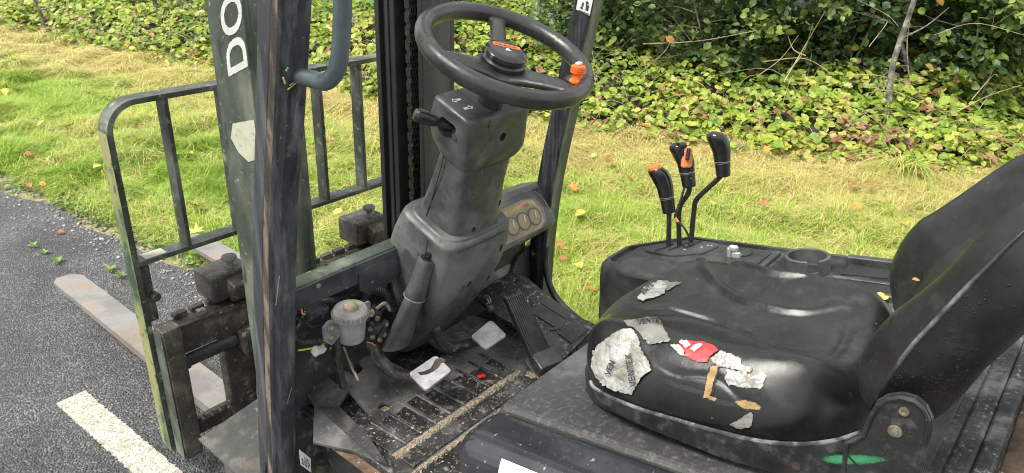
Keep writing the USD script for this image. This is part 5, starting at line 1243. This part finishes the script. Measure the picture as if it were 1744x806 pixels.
# ---------------------------------------------------------------- right console with lever quadrant, lid, cup holder
def rpoly(pts, r): return sg.Polygon(pts).buffer(-r).buffer(r * 1.0, 16)
CPL = rpoly([(.172, -.105), (.32, -.105), (.452, .02), (.448, .655), (.172, .655)], .05)
rings = []
def ring_of(poly, n=90):
    l = poly.exterior; return np.array([l.interpolate(t, normalized=True).coords[0] for t in np.linspace(0, 1, n, endpoint=False)])
for h, ins in ((-.34, -.045), (-.2, -.030), (-.05, -.014), (.06, -.002), (.085, .002), (.100, .008), (.108, .018), (.110, .026)):
    q = ring_of(CPL.buffer(-ins)); rings.append(np.array([HP(x, s, h) for x, s in q]))
cs = loft(rings[:-1], caps=True)
trayp = CPL.buffer(-.028)
tray = xf(trimesh.creation.extrude_polygon(sg.Polygon([(p[0], -p[1]) for p in trayp.exterior.coords]), .05, engine='earcut'), HR, HP(0, 0, .100))
CO = part('lever_console', cut(cs, [tray]), 'plastic', smooth=45)
def cpoly(pts, h, t, r=.006):
    q = sg.Polygon([(p[0], -p[1]) for p in pts]); q = q.buffer(-r).buffer(r) if r else q
    return xf(trimesh.creation.extrude_polygon(q, t, engine='earcut'), HR, HP(0, 0, h))
def cp(qs, h): return [tuple(ahs(q, h)) for q in qs]
# raised quadrant plate with three slots
part('console_top', cpoly([(.235, -.055), (.33, -.06), (.405, .02), (.41, .255), (.215, .255), (.215, -.03)], .096, .009, .012), 'plastic', CO)
QD = cpoly([(.295, -.030), (.335, -.035), (.412, .040), (.405, .130), (.33, .115), (.285, .055)], .103, .006, .02)
part('lever_quadrant', QD, 'plastic', CO)
for (x0, s0, x1, s1) in ((.300, .000, .360, .018), (.318, .030, .395, .048), (.345, .055, .41, .072), (.37, -.005, .40, .01)):
    part('quadrant_slot', tube([HP(x0, s0, .1085), HP((x0 + x1) / 2, (s0 + s1) / 2 + .004, .1085), HP(x1, s1, .1085)], .0035, 8), 'void', CO)
part('knee_hump', lofth if False else loft([[HP(.205 + .055 * math.cos(k) * w, s, .097 + .026 * math.sin(k) * w) for k in np.linspace(0, math.pi, 14)] for s, w in ((-.05, .1), (-.03, .8), (.03, 1), (.12, 1), (.18, .7), (.20, .1))], closed_ring=False), 'plastic', CO, smooth=60)
# three levers with moulded knobs
def knob(base, d, L, name, tilt, cap=True, wid=.019, parent=None):
    d = d / np.linalg.norm(d); x = np.cross(d, [0, 1, 0]); x /= np.linalg.norm(x); y = np.cross(d, x)
    S = []
    for t, w, o in ((0, .75, 0), (.03, .80, 0), (.30, .88, 0), (.305, .83, 0), (.33, .83, 0), (.335, .90, 0), (.55, 1.0, .0), (.75, 1.15, -.10), (.88, 1.12, -.22), (.95, .9, -.30), (1.0, .35, -.34)):
        c = base + d * (L * t) + tilt * o * L * .5; S.append([c + (x * math.cos(k) + y * math.sin(k) * 1.1) * wid * w for k in np.linspace(0, 2 * np.pi, 22)[:-1]])
    return loft(S), S
def lever(qs, x, kq0, kq1, r, label, cap_c, seed):
    pts = [A(q, x=x) for q in qs]; p0, p1 = A(kq0, x=x), A(kq1, x=x); ln_ = np.linalg.norm(p1 - p0)
    lv = part('control_lever', tube(pts, r, 10, 6), 'black_rail', smooth=True, label=label)
    kn, S = knob(p0, p1 - p0, ln_ / .95, 'k', np.array([.75, -.55, .0]))
    part('knob', kn, 'gloss_black', lv, smooth=50)
    for t in (3, 5): part('knob_ring', tube([np.array(q) for q in S[t]] + [np.array(S[t][0])], .0006, 5, 1, smooth=False), 'grey_light', lv)
    if cap_c:
        c = np.mean(S[-1], 0); dd = (p1 - p0) / ln_
        rc_ = .0165 if seed == 1 else .009
        part('knob_cap', lathe([(rc_, -.006), (rc_, -.001), (rc_ * .85, .003), (.0, .0045)], c - dd * .001, dd + np.array([-.25, .1, 0]), 22), 'orange', lv)
    return lv, S, p0, p1
L1 = lever([(1138, 428), (1139, 395), (1140, 352)], .345, (1140, 362), (1127, 287), .0062, 'short left control lever with orange capped knob', True, 1)
L2 = lever([(1157, 420), (1156, 370), (1160, 348), (1172, 330), (1175, 312)], .355, (1174, 318), (1163, 247), .0062, 'middle control lever with thumb switch', False, 2)
L3 = lever([(1177, 412), (1182, 360), (1188, 338), (1222, 306), (1233, 290)], .372, (1232, 300), (1227, 228), .0062, 'tall cranked right control lever', False, 3)
kc = A((1170, 265), x=.355)
kd = np.array([-.80, -.56, .20]); part('knob_face', xf(rbox((.026, .012, .052), .0058), frame_((.05, .14, 1), (.56, -.80, 0)), kc + kd * .0125 + np.array([-.003, .001, -.002])), 'orange_pale', L2[0])
part('thumb_switch', [xf(rbox((.009, .012, .030), .0035), frame_((.25, .1, 1), (.56, -.8, 0)), kc + kd * .022 + np.array([.0, .002, .006])), tube([kc + np.array([-.028, .012, .026]), kc + np.array([-.012, .004, .026])], .0095, 12, smooth=False), xf(rbox((.006, .006, .018), .002), None, kc + np.array([-.024, .010, .012]))], 'gloss_black', L2[0])
part('screw', [lathe([(.003, 0), (.003, .0015), (0, .002)], A((1168, 283), x=.338), (-1, -.4, .2), 10), lathe([(.0016, 0), (.0016, .0012), (0, .0014)], A((1177, 304), x=.336), (-1, -.4, .2), 8)], 'bolt_steel', L2[0])
part('switch_cable', tube([A((1166, 318), x=.345), A((1158, 345), x=.338), A((1150, 366), x=.335), A((1152, 374), x=.335), A((1165, 388), x=.34), A((1174, 405), x=.35), A((1173, 415), x=.352), A((1168, 424), x=.352)], .0028, 8), 'wire_black', L2[0])
part('cable_bare_patch', tube([A((1150, 371), x=.333), A((1155, 378), x=.334)], .0031, 8, smooth=False), 'orange_pale', L2[0])
part('cable_tie_lump', xf(rbox((.012, .010, .02), .004), None, A((1169, 422), x=.350)), 'wire_black', L2[0])
# silver key knob and sunk socket
kq = AH((1243, 440), .100)
part('console_latch', [xf(rbox((.015, .012, .030), .005), HR, kq + HN * .014), xf(rbox((.014, .022, .016), .005), HR, kq + HN * .026 + HS * .010), xf(rbox((.010, .020, .020), .003), HR, kq + HS * .016 + HN * .008)], 'mirror_plate', CO)
sk = AH((1263, 432), .104)
part('console_socket', [lathe([(.026, 0), (.026, .003), (.022, .004), (.021, .001), (.012, -.0), (.0, -.0)], sk, HN, 26)], 'void', CO)
part('socket_cover', lathe([(.0, .006), (.020, .004), (.022, .0015), (.020, .0)], sk + np.array([.004, .0, .001]), HN + np.array([.0, -.1, 0]), 20), 'wheel_rubber', CO)
part('round_plug', lathe([(.011, 0), (.011, .0012), (.009, .0016), (.0, .0016)], AH((1193, 442), .1055), HN, 20), 'void', CO)
part('lid_bar', HB_(.235, .405, .262, .276, .098, .110, .004), 'plastic', CO)
part('storage_lid', cpoly([(.225, .285), (.42, .285), (.42, .60), (.225, .60)], .094, .006, .01), 'plastic', CO)
part('lid_rim', [HB_(.405, .425, .42, .61, .096, .116, .004), HB_(.24, .255, .42, .61, .096, .108, .004), HB_(.31, .322, .42, .61, .094, .104, .003)], 'plastic', CO)
part('tray_recess', cpoly([(.335, .43), (.40, .43), (.395, .52), (.345, .52)], .1005, .001, .004), 'void', CO)
part('tray_recess', cpoly([(.262, .44), (.305, .44), (.305, .58), (.262, .58)], .1005, .001, .004), 'void', CO)
cc = np.array(ahs((1375, 436), .135)); ccx, ccs = cc
cup = lathe([(.033, .0), (.046, .0), (.0475, .030), (.0475, .042), (.044, .044), (.040, .042), (.039, .010), (.033, .004)], HP(ccx, ccs, .094), HN, 40)
ka_ = math.atan2(-.56, -.83); cup = cut(cup, [xf(rbox((.05, .024, .036), .004), HR @ np.array([[math.cos(ka_), -math.sin(ka_), 0], [math.sin(ka_), math.cos(ka_), 0], [0, 0, 1.]]), HP(ccx - .036, ccs + .0245, .094 + .034))])
part('cup_holder', cup, 'plastic', CO, smooth=45)
part('cup_base', lathe([(.0, .004), (.039, .004), (.039, .0)], HP(ccx, ccs, .097), HN, 30), 'void', CO)
for ch, dx, rot in (('A', 0, .0), ('K', .017, .0), ('U', .034, .15)):
    pass
wt = meshkit.text_mesh('AKU', .026, .0008); o_ = AH((1301, 448), .1012); ex = AH((1322, 430), .1012) - o_; ex /= np.linalg.norm(ex); ez = np.cross(HN, ex)
part('crayon_writing', xf(wt, np.stack([ex, ez, HN], 1), o_), 'blue_crayon', CO, smooth=False, label='blue handwritten capitals A K U')
for q in ((1166, 425), (1206, 418), (1212, 419), (1181, 404), (1195, 421)): part('yellow_fleck', xf(rbox((.004, .006, .0012), .0005), HR, AH(q, .1095)), 'cream', CO)

# ---------------------------------------------------------------- seat
SX, SS0, SS1, SB = -.022, .092, .62, .057
CREASES = []      # (line in u,v; height; width)
def cush(u, v):
    """u lateral -1..1, v front 1 .. rear -1, both inside the unit disc (squircle); returns the point on the cushion's skin"""
    r = (np.abs(u) ** 3.4 + np.abs(v) ** 3.4) ** (1 / 3.4)
    x = SX + .245 * u * (1 - .05 * (v < 0) * np.abs(v)); s = (SS0 + SS1) / 2 - (SS1 - SS0) / 2 * v
    s = s - .035 * np.clip(v, 0, 1) * (1 - u * u) * .6 + .04 * np.clip(v, 0, 1) ** 2 * np.clip(-u, 0, 1)
    au = np.abs(u)
    wing = np.exp(-((au - .66) / .18) ** 2)
    dish = -.026 * np.exp(-(u / .44) ** 2) * (1 / (1 + np.exp((v - .45) * 9)))
    h = .088 + .026 * wing * (.35 + .65 / (1 + np.exp((v - .75) * 10))) + dish - .020 * np.clip(v - .45, 0, 1) ** 1.5
    for line, amp, wd in CREASES:
        p = np.stack([u.ravel(), v.ravel()], 1); best = np.full(len(p), 9.); at_ = np.zeros(len(p)); m_n = len(line) - 1
        for i_, (a, b) in enumerate(zip(line[:-1], line[1:])):
            t = np.clip(((p - a) @ (b - a)) / max((b - a) @ (b - a), 1e-9), 0, 1); dd_ = np.linalg.norm(p - a - t[:, None] * (b - a), axis=1)
            at_ = np.where(dd_ < best, (i_ + t) / m_n, at_); best = np.minimum(best, dd_)
        h = h + (amp * np.exp(-(best / wd) ** 2) * np.clip(np.minimum(at_, 1 - at_) * 4, 0, 1) ** .8).reshape(u.shape)
    fall = np.clip(1 - r, 0, 1); q = np.clip(fall / .26, 0, 1); edge = (1 - (1 - q) ** 2.4) ** (1 / 2.0)
    hh = SB + (h - .0) * edge
    bulge = 1 + .02 * np.sin(np.pi * np.clip(1 - r, 0, .3) / .3)
    return np.stack([x, s, hh], -1)
def disc_grid(n):
    g_ = np.linspace(-1, 1, n); U, V = np.meshgrid(g_, g_); p = 3.4
    m = np.maximum(np.abs(U), np.abs(V)); r = (np.abs(U) ** p + np.abs(V) ** p) ** (1 / p); k = np.where(r > 0, m / np.maximum(r, 1e-9), 1)
    m2 = 1 - (1 - m) ** 1.25
    k = k * np.where(m > 0, m2 / np.maximum(m, 1e-9), 1)
    return U * k, V * k
def grid_faces(n):
    I = np.arange(n * n).reshape(n, n); a, b, c, d = I[:-1, :-1].ravel(), I[:-1, 1:].ravel(), I[1:, 1:].ravel(), I[1:, :-1].ravel()
    return np.vstack([np.column_stack([a, b, c]), np.column_stack([a, c, d])])
NG = 240
def UV(qs):
    o = []
    for q in qs: x, s_ = ahs(q, .108); o.append(((x - SX) / .245, ((SS0 + SS1) / 2 - s_) / ((SS1 - SS0) / 2)))
    return np.array(o)
for qs, amp, wd in (([(1232, 464), (1245, 482), (1275, 499), (1320, 512), (1372, 518), (1400, 515)], .0085, .030), ([(1192, 478), (1215, 505), (1258, 528), (1310, 543), (1370, 552), (1440, 548)], .0095, .032),
                    ([(1100, 556), (1140, 546), (1185, 549), (1240, 562), (1300, 590), (1345, 618)], -.008, .030), ([(1120, 567), (1160, 560), (1200, 564), (1250, 580), (1300, 606)], .004, .03),
                    ([(1450, 552), (1440, 585), (1415, 622), (1400, 632)], -.006, .035), ([(1112, 640), (1160, 655), (1220, 668), (1270, 688), (1330, 697)], -.005, .016)):
    ln_ = UV(spline(np.array(qs, float), 5)); ln_ = ln_[~np.isnan(ln_[:, 0])]
    if len(ln_) > 1: CREASES.append((ln_, amp, wd))
U, V = disc_grid(NG); C3 = cush(U, V).reshape(-1, 3)
wr_ = .0035 * (meshkit.fbm(np.column_stack([C3[:, 0] * 26, C3[:, 1] * 16, C3[:, 2] * 20]), 3) - .5)
C3[:, 2] += wr_ * (C3[:, 2] > SB + .02)
CW3 = np.array([HO]) + C3[:, :1] * np.array([[1., 0, 0]]) + C3[:, 1:2] * HS + C3[:, 2:3] * HN
F_ = grid_faces(NG)
border = np.r_[np.arange(NG), np.arange(1, NG) * NG + NG - 1, (NG - 1) * NG + np.arange(NG - 2, -1, -1), np.arange(NG - 2, 0, -1) * NG]
skirt = CW3[border] - HN * .010; k0 = len(CW3); nb_ = len(border)
F2 = [[border[i], k0 + i, k0 + (i + 1) % nb_] for i in range(nb_)] + [[border[i], k0 + (i + 1) % nb_, border[(i + 1) % nb_]] for i in range(nb_)] + [[k0 + i, k0 + nb_, k0 + (i + 1) % nb_] for i in range(nb_)]
seat_mesh = tm(np.vstack([CW3, skirt, skirt.mean(0)]), np.vstack([F_, F2])); seat_mesh.fix_normals()
ST = part('seat', seat_mesh, 'vinyl', smooth=True, label='wet black vinyl seat cushion, torn and taped along its left front edge')
# sighted skin points for the patches lying on the cushion
fn = np.cross(CW3[F_[:, 1]] - CW3[F_[:, 0]], CW3[F_[:, 2]] - CW3[F_[:, 0]]); vn = np.zeros_like(CW3)
for k in range(3): np.add.at(vn, F_[:, k], fn)
vn /= np.linalg.norm(vn, axis=1)[:, None]; vn *= np.sign((vn @ HN).mean())
pxs = proj(CW3); face = ((CAM - CW3) * vn).sum(1) > .0
SK = LinearNDInterpolator(pxs[face], np.hstack([CW3, vn])[face])
def drape(poly, name, mat_, off=.0022, crumple=.004, step=4., seed=0, ns=1., **kw):
    g_ = sg.Polygon(poly).buffer(0)
    x0, y0, x1, y1 = g_.bounds
    b = np.array([g_.exterior.interpolate(t).coords[0] for t in np.arange(0, g_.length, step)])
    gr = np.random.default_rng(seed); b = b + gr.normal(0, .8, b.shape)
    g_ = sg.Polygon(b).buffer(0); g_ = max(getattr(g_, 'geoms', [g_]), key=lambda q: q.area)
    v, f = trimesh.creation.triangulate_polygon(g_, engine='earcut'); z = np.zeros((len(v), 1))
    t = tm(np.hstack([v, z]), f); vv, ff = trimesh.remesh.subdivide_to_size(t.vertices, t.faces, step * 1.3, max_iter=14)
    t = trimesh.Trimesh(vv, ff, process=True); q = SK(t.vertices[:, :2]); ok = ~np.isnan(q[:, 0])
    t.update_faces(ok[t.faces].all(1)); q = np.where(np.isnan(q), 0, q)
    nz = meshkit.fbm(np.column_stack([t.vertices[:, :2] * ns / 22., np.full(len(t.vertices), seed)]), 4); nz = np.abs(nz - .5) * 2
    P = q[:, :3] + q[:, 3:] * (off + crumple * nz)[:, None]
    bot = q[:, :3] - q[:, 3:] * .001
    m = tm(P, t.faces)
    return part(name, m, mat_, ST, smooth=25, **kw)
drape([(1035, 577), (1058, 566), (1075, 561), (1086, 571), (1092, 592), (1104, 612), (1112, 631), (1098, 640), (1086, 656), (1077, 672), (1050, 664), (1030, 655), (1018, 643), (1010, 622), (1012, 600), (1022, 588)], 'tape_patch', 'tape', .003, .008, 2.6, 1, .9, label='crumpled pale tape wrapped round the front left corner')
drape([(1062, 549), (1112, 541), (1124, 548), (1132, 565), (1143, 582), (1105, 588), (1092, 572), (1080, 560), (1068, 556)], 'tape_patch', 'tape_clear', .0022, .003, 4, 2, label='clear tape strip beside the corner wrap')
drape([(1084, 512), (1096, 492), (1110, 485), (1126, 479), (1136, 488), (1134, 500), (1118, 507), (1100, 513)], 'tape_patch', 'tape', .0025, .003, 3, 3, label='tape patch on the right front corner')
drape([(1124, 479), (1150, 482), (1160, 484), (1136, 496)], 'tape_patch', 'tape_clear', .0018, .002, 4, 4)
drape([(1158, 585), (1170, 583), (1198, 584), (1214, 590), (1225, 599), (1212, 605), (1206, 618), (1190, 617), (1172, 611), (1166, 600)], 'red_sticker', 'red', .0026, .001, 4, 5, label='torn red sticker')
drape([(1143, 588), (1156, 588), (1164, 597), (1168, 608), (1160, 605), (1150, 597)], 'sticker_corner', 'cream', .0034, .002, 3, 6)
drape([(1176, 597), (1186, 590), (1196, 588), (1200, 591), (1190, 596), (1184, 601)], 'sticker_flake', 'white', .0046, .0015, 3, 7)
drape([(1156, 584), (1170, 582), (1177, 590), (1170, 594)], 'sticker_flake', 'white', .0046, .0015, 3, 17)
drape([(1212, 612), (1226, 599), (1244, 604), (1262, 612), (1262, 622), (1278, 626), (1282, 632), (1272, 636), (1250, 630), (1234, 626), (1222, 625)], 'tape_patch', 'tape', .0025, .0035, 2.6, 8, 1.5, label='torn dirty tape shreds right of the red sticker')
drape([(1240, 630), (1262, 634), (1284, 640), (1300, 634), (1306, 640), (1298, 662), (1268, 661), (1242, 655), (1236, 646)], 'tape_patch', 'tape', .0025, .0025, 2.6, 9, 1.5, label='torn tape rectangle with frayed edge')
drape([(1212, 624), (1224, 624), (1221, 640), (1216, 652), (1213, 668), (1206, 675), (1199, 674), (1204, 655), (1206, 640)], 'foam_tear', 'foam', .0024, .002, 3, 10, label='vertical rip showing tan foam')
drape([(1252, 684), (1268, 681), (1284, 685), (1296, 692), (1294, 698), (1276, 697), (1262, 694)], 'foam_tear', 'foam', .0024, .002, 3, 11, label='long rip showing tan foam low on the side')
drape([(1198, 676), (1206, 673), (1222, 678), (1218, 682)], 'foam_tear', 'foam', .0026, .001, 3, 12)
drape([(1240, 722), (1262, 712), (1280, 700), (1284, 712), (1276, 727), (1262, 730)], 'tape_patch', 'tape_clear', .0022, .003, 4, 13)
drape([(1108, 700), (1112, 640), (1150, 652), (1200, 668), (1262, 690), (1300, 706), (1296, 716), (1240, 705), (1180, 690)], 'vinyl_flap', 'vinyl_dry', .0014, .004, 5, 14) if False else None
for pl_ in ([(1212, 624), (1224, 624), (1221, 640), (1216, 652), (1213, 668), (1206, 675), (1199, 674), (1204, 655), (1206, 640)], [(1252, 684), (1268, 681), (1284, 685), (1296, 692), (1294, 698), (1276, 697), (1262, 694)], [(1199, 677), (1230, 683), (1262, 689), (1262, 692), (1228, 687)], [(1118, 641), (1160, 656), (1200, 668), (1200, 671), (1158, 660)]):
    drape(list(sg.Polygon(pl_).buffer(2.6).exterior.coords), 'torn_edge', 'void', .0012, .0012, 3, 21)
def skin_text(s, q0, ang, hpx, off):
    t = meshkit.text_mesh(s, hpx, .001, bold=True); t = sub(t, hpx * .5); c_, s_ = math.cos(ang), math.sin(ang); v = t.vertices
    px_ = np.column_stack([q0[0] + v[:, 0] * c_ + v[:, 1] * s_, q0[1] + v[:, 0] * s_ - v[:, 1] * c_]); q = SK(px_)
    if np.isnan(q).any(): return
    part('tape_print', tm(q[:, :3] + q[:, 3:] * (off + (v[:, 2] > .0005) * .0004)[:, None], t.faces), 'ink', ST, smooth=False)
skin_text('VENTE', (1086, 556), -.12, 8, .0045)
skin_text('VENTEX', (1088, 657), -1.75, 10, .0085)
skin_text('VEN', (1044, 640), -1.2, 9, .0085)
skin_text('ENTE', (1096, 506), -.75, 7, .005)
sx_ = np.random.default_rng(8); cand = np.where(face & (C3[:, 2] > .10))[0]; pk = sx_.choice(cand, 260)
part('water_drops', (lambda P, N: [tm(trimesh.creation.icosphere(1).vertices * [k_ * sx_.uniform(.8, 1.6), k_, k_ * .4] @ frame_(n).T + p, trimesh.creation.icosphere(1).faces) for p, n, k_ in zip(P, N, sx_.uniform(.0004, .0011, 260))])(CW3[pk], vn[pk]), 'water', ST, smooth=True, kind='stuff')
# piping round the lower edge and the pan under the cushion
part('seat_pan', sub(loft([[HP(SX + .232 * math.copysign(abs(math.cos(k)) ** (2 / 3.6), math.cos(k)), .352 + .255 * math.copysign(abs(math.sin(k)) ** (2 / 3.6), math.sin(k)), h) for k in np.linspace(0, 2 * np.pi, 61)[:-1]] for h in (.012, .046)]), .1), 'void', ST, smooth=40)
for s in (-.18, .14): part('seat_rail', HB_(s - .015, s + .015, .12, .62, .001, .014, .003), 'bracket', ST)
# left bracket: a swept lip that rises into the hinge plate
lipq = [((1004, 650), -.262), ((1012, 662), -.268), ((1040, 678), -.272), ((1090, 698), -.274), ((1150, 716), -.275), ((1220, 736), -.276), ((1290, 752), -.277), ((1360, 758), -.278), ((1420, 752), -.279), ((1466, 738), -.28)]
top_ = spline([A(q, x=x) for q, x in lipq], 6)
botq = [((1012, 668), -.262), ((1018, 680), -.268), ((1048, 702), -.274), ((1100, 728), -.276), ((1160, 752), -.277), ((1230, 780), -.278), ((1300, 800), -.279), ((1370, 815), -.280), ((1430, 825), -.280), ((1480, 832), -.28)]
bot_ = spline([A(q, x=x) for q, x in botq], 6)
th_ = np.array([.006, 0, 0]); rr = [np.array([a, a + th_, b + th_, b]) for a, b in zip(top_, bot_)]
BK = part('seat_bracket', loft(rr), 'bracket', smooth=30)
part('bracket_lip', tube(top_ + np.array([.002, 0, 0]), .0036, 8, smooth=False), 'bracket_edge', BK)
hp_ = [A(q, x=-.281) for q in ((1440, 748), (1468, 735), (1480, 705), (1494, 682), (1512, 671), (1536, 668), (1562, 674), (1580, 690), (1590, 712), (1588, 735), (1578, 775), (1566, 830), (1520, 845), (1430, 835))]
hp2 = [np.array([p @ np.array([0, 1., 0]), p[2]]) for p in hp_]
HGp = sg.Polygon(hp2).buffer(-.004).buffer(.004)
HG = part('hinge_plate', extr(HGp, np.array([[0, 0, 1.], [1, 0, 0], [0, 1, 0]]), (-.287, 0, 0), .008), 'bracket', BK, smooth=30)
rim_ = [np.array([-.2885, *c]) for c in np.array(HGp.buffer(-.004).exterior.coords)]
part('plate_rim', tube(rim_, .0034, 8, smooth=False), 'bracket', BK)
for q, k in (((1540, 701), 0), ((1524, 735), 1), ((1509, 717), 2), ((1549, 749), 2)):
    c = A(q, x=-.2872)
    part('hinge_bolt' if k < 2 else 'plate_hole', lathe([(.0065, 0), (.006, .002), (.0035, .002), (.003, .0005), (.0, .0005)] if k == 0 else [(.009, 0), (.0085, .001), (.0045, .001), (.0045, .004), (.0, .0045)] if k == 1 else [(.006, 0.0002), (.0055, .0006), (.0, .0007)], c, (-1, 0, 0), 18), 'bolt_steel' if k < 2 else 'void', BK)
sp_ = [(1385, 786), (1405, 768), (1440, 762), (1480, 764), (1530, 778), (1515, 792), (1470, 802), (1440, 805), (1405, 803)]
spm = sub(slab([A(q, x=-.2884) for q in sp_], (-1, 0, 0), .0004), .004); pc = A((1440, 783), x=-.2884); pe = A((1505, 783), x=-.2884) - pc
dv_ = spm.vertices - pc; eu = dv_ @ pe / (pe @ pe); ev = np.linalg.norm(dv_ - np.outer(eu, pe), axis=1) / (.16 * np.linalg.norm(pe))
part('spray_mark', spm, 'spray_paint', BK, smooth=False, label='green spray paint smear', rnd=np.clip(1.08 - np.hypot(eu * np.where(eu > 0, .9, 1.5), ev), 0, 1))
part('plate_slot', slab([A(q, x=-.2892) for q in ((1440, 774), (1443, 773), (1462, 793), (1459, 795))], (-1, 0, 0), .0006), 'void', BK)
part('rust_hole', lathe([(.007, 0), (.007, .0008), (.004, .0008), (.0, .0002)], A((1356, 794), x=-.280), (-1, 0, 0), 16), 'rust', BK)

# backrest: padded front, moulded back shell, piping between
WD = np.array([0, 0, 0.]) + HS * .42 + HN * .907; WD /= np.linalg.norm(WD); WN = np.cross([1., 0, 0], WD); WN *= np.sign(WN @ -HS)   # WN points to the driver
B0 = HP(-.03, .655, .085)
def back(u, v, front=True):
    r = (np.abs(u) ** 3.0 + np.abs(v) ** 3.0) ** (1 / 3.0)
    x = .238 * u; w = .212 + .222 * v; x = x * (1 - .12 * np.clip(v, 0, 1) ** 2)
    q = np.clip((1 - r) / .30, 0, 1); e = (1 - (1 - q) ** 2.2) ** .5
    au = np.abs(u)
    if front:
        n = .012 + .058 * np.clip(-u, 0, 1) ** 1.5 * (1 - e) + e * (.040 + .040 * np.exp(-((au - .70) / .24) ** 2) - .034 * np.exp(-(u / .5) ** 2) + .018 * np.exp(-((v + .45) / .4) ** 2) * (au < 1))
        n = n - .006 * np.exp(-((au - .40) / .03) ** 2)
    else: n = .010 + .058 * np.clip(-u, 0, 1) ** 1.5 * (1 - e) - e * (.030 + .010 * (1 - u * u))
    n = n + .036 * u - .24 * np.clip(w - .18, 0, 1) * (1 + .5 * u)
    return B0 + np.array([1., 0, 0]) * x[..., None] + WD * w[..., None] + WN * n[..., None]
NB = 80; U, V = disc_grid(NB)
for nm, fr, mt_ in (('backrest', True, 'vinyl_dry'), ('back_shell', False, 'vinyl')):
    Pb = back(U, V, fr).reshape(-1, 3)
    if fr: Pb += WN * (.004 * (meshkit.fbm(Pb * 14, 3) - .5))[:, None]
    m_ = tm(Pb, grid_faces(NB))
    if fr: BR = part(nm, m_, mt_, smooth=True, label='black vinyl seat backrest, scuffed and wet')
    else: part(nm, m_, mt_, BR, smooth=True)
ka_ = np.linspace(0, 2 * np.pi, 90); pipe = back(np.sign(np.cos(ka_)) * np.abs(np.cos(ka_)) ** (2 / 3), np.sign(np.sin(ka_)) * np.abs(np.sin(ka_)) ** (2 / 3), True)
part('piping', tube(pipe, .0030, 7, 1, smooth=False), 'scuffed_piping', BR, smooth=True)
def droplets(P, N, r_, seed):
    g_ = np.random.default_rng(seed); b = trimesh.creation.icosphere(1); out = []
    for p, n in zip(P, N):
        R_ = frame_(n + g_.normal(0, .05, 3)); s_ = r_ * g_.uniform(.5, 1.6); v = b.vertices * [s_ * g_.uniform(.8, 1.5), s_, s_ * .45]
        out.append(tm(v @ R_.T + p, b.faces))
    return out
back_m = back(U, V, False).reshape(-1, 3); bf = grid_faces(NB); bn = np.cross(back_m[bf[:, 1]] - back_m[bf[:, 0]], back_m[bf[:, 2]] - back_m[bf[:, 0]]); bn /= np.linalg.norm(bn, axis=1)[:, None] + 1e-12
bc = back_m[bf].mean(1); bn *= np.sign(((bc - B0 - WD * .2 - WN * .02) * bn).sum(1))[:, None]
dg = np.random.default_rng(31); qx = proj(bc); sel = np.where((bn @ (CAM - B0) > .2) & (qx[:, 0] > 1480) & (qx[:, 0] < 1744) & (qx[:, 1] < 720))[0]
wgt = 1 / (1 + (np.hypot(qx[sel, 0] - 1600, (qx[sel, 1] - 620)) / 60) ** 2) * np.linalg.norm(np.cross(back_m[bf[sel, 1]] - back_m[bf[sel, 0]], back_m[bf[sel, 2]] - back_m[bf[sel, 0]]), axis=1)
pk = dg.choice(sel, 240, p=wgt / wgt.sum()); w3 = dg.dirichlet((1, 1, 1), 240)
part('water_drops', droplets((back_m[bf[pk]] * w3[:, :, None]).sum(1), bn[pk], .0011, 4), 'water', BR, smooth=True, kind='stuff')
# small leaves and scraps lying on the truck: things of their own
fallen(None, 'simple', .030, 'yellow', 'small yellow leaf caught between the console lid and the seat back', 901, P=HP(.22, .545, .115))
fallen(None, 'simple', .012, 'yellow', 'tiny yellow leaf on the rear deck strip behind the seat', 902, P=A((1643, 738), z=.89))
fallen(None, 'simple', .010, 'orange', 'tiny yellow leaf chip stuck on the seat back face', 903, P=A((1560, 476), x=-.266))
rs_ = A((820, 641), z=ZF + .010); sc_ = sub(rbox((.020, .012, .005), .002), .004); sc_.vertices += .004 * (meshkit.noise(sc_.vertices * 300)[:, None] - .5)
add('red_scrap', xf(sc_, frame_((.2, .1, 1)), rs_), 'red', label='small crumpled red scrap lying on the floor mat', cat='litter')
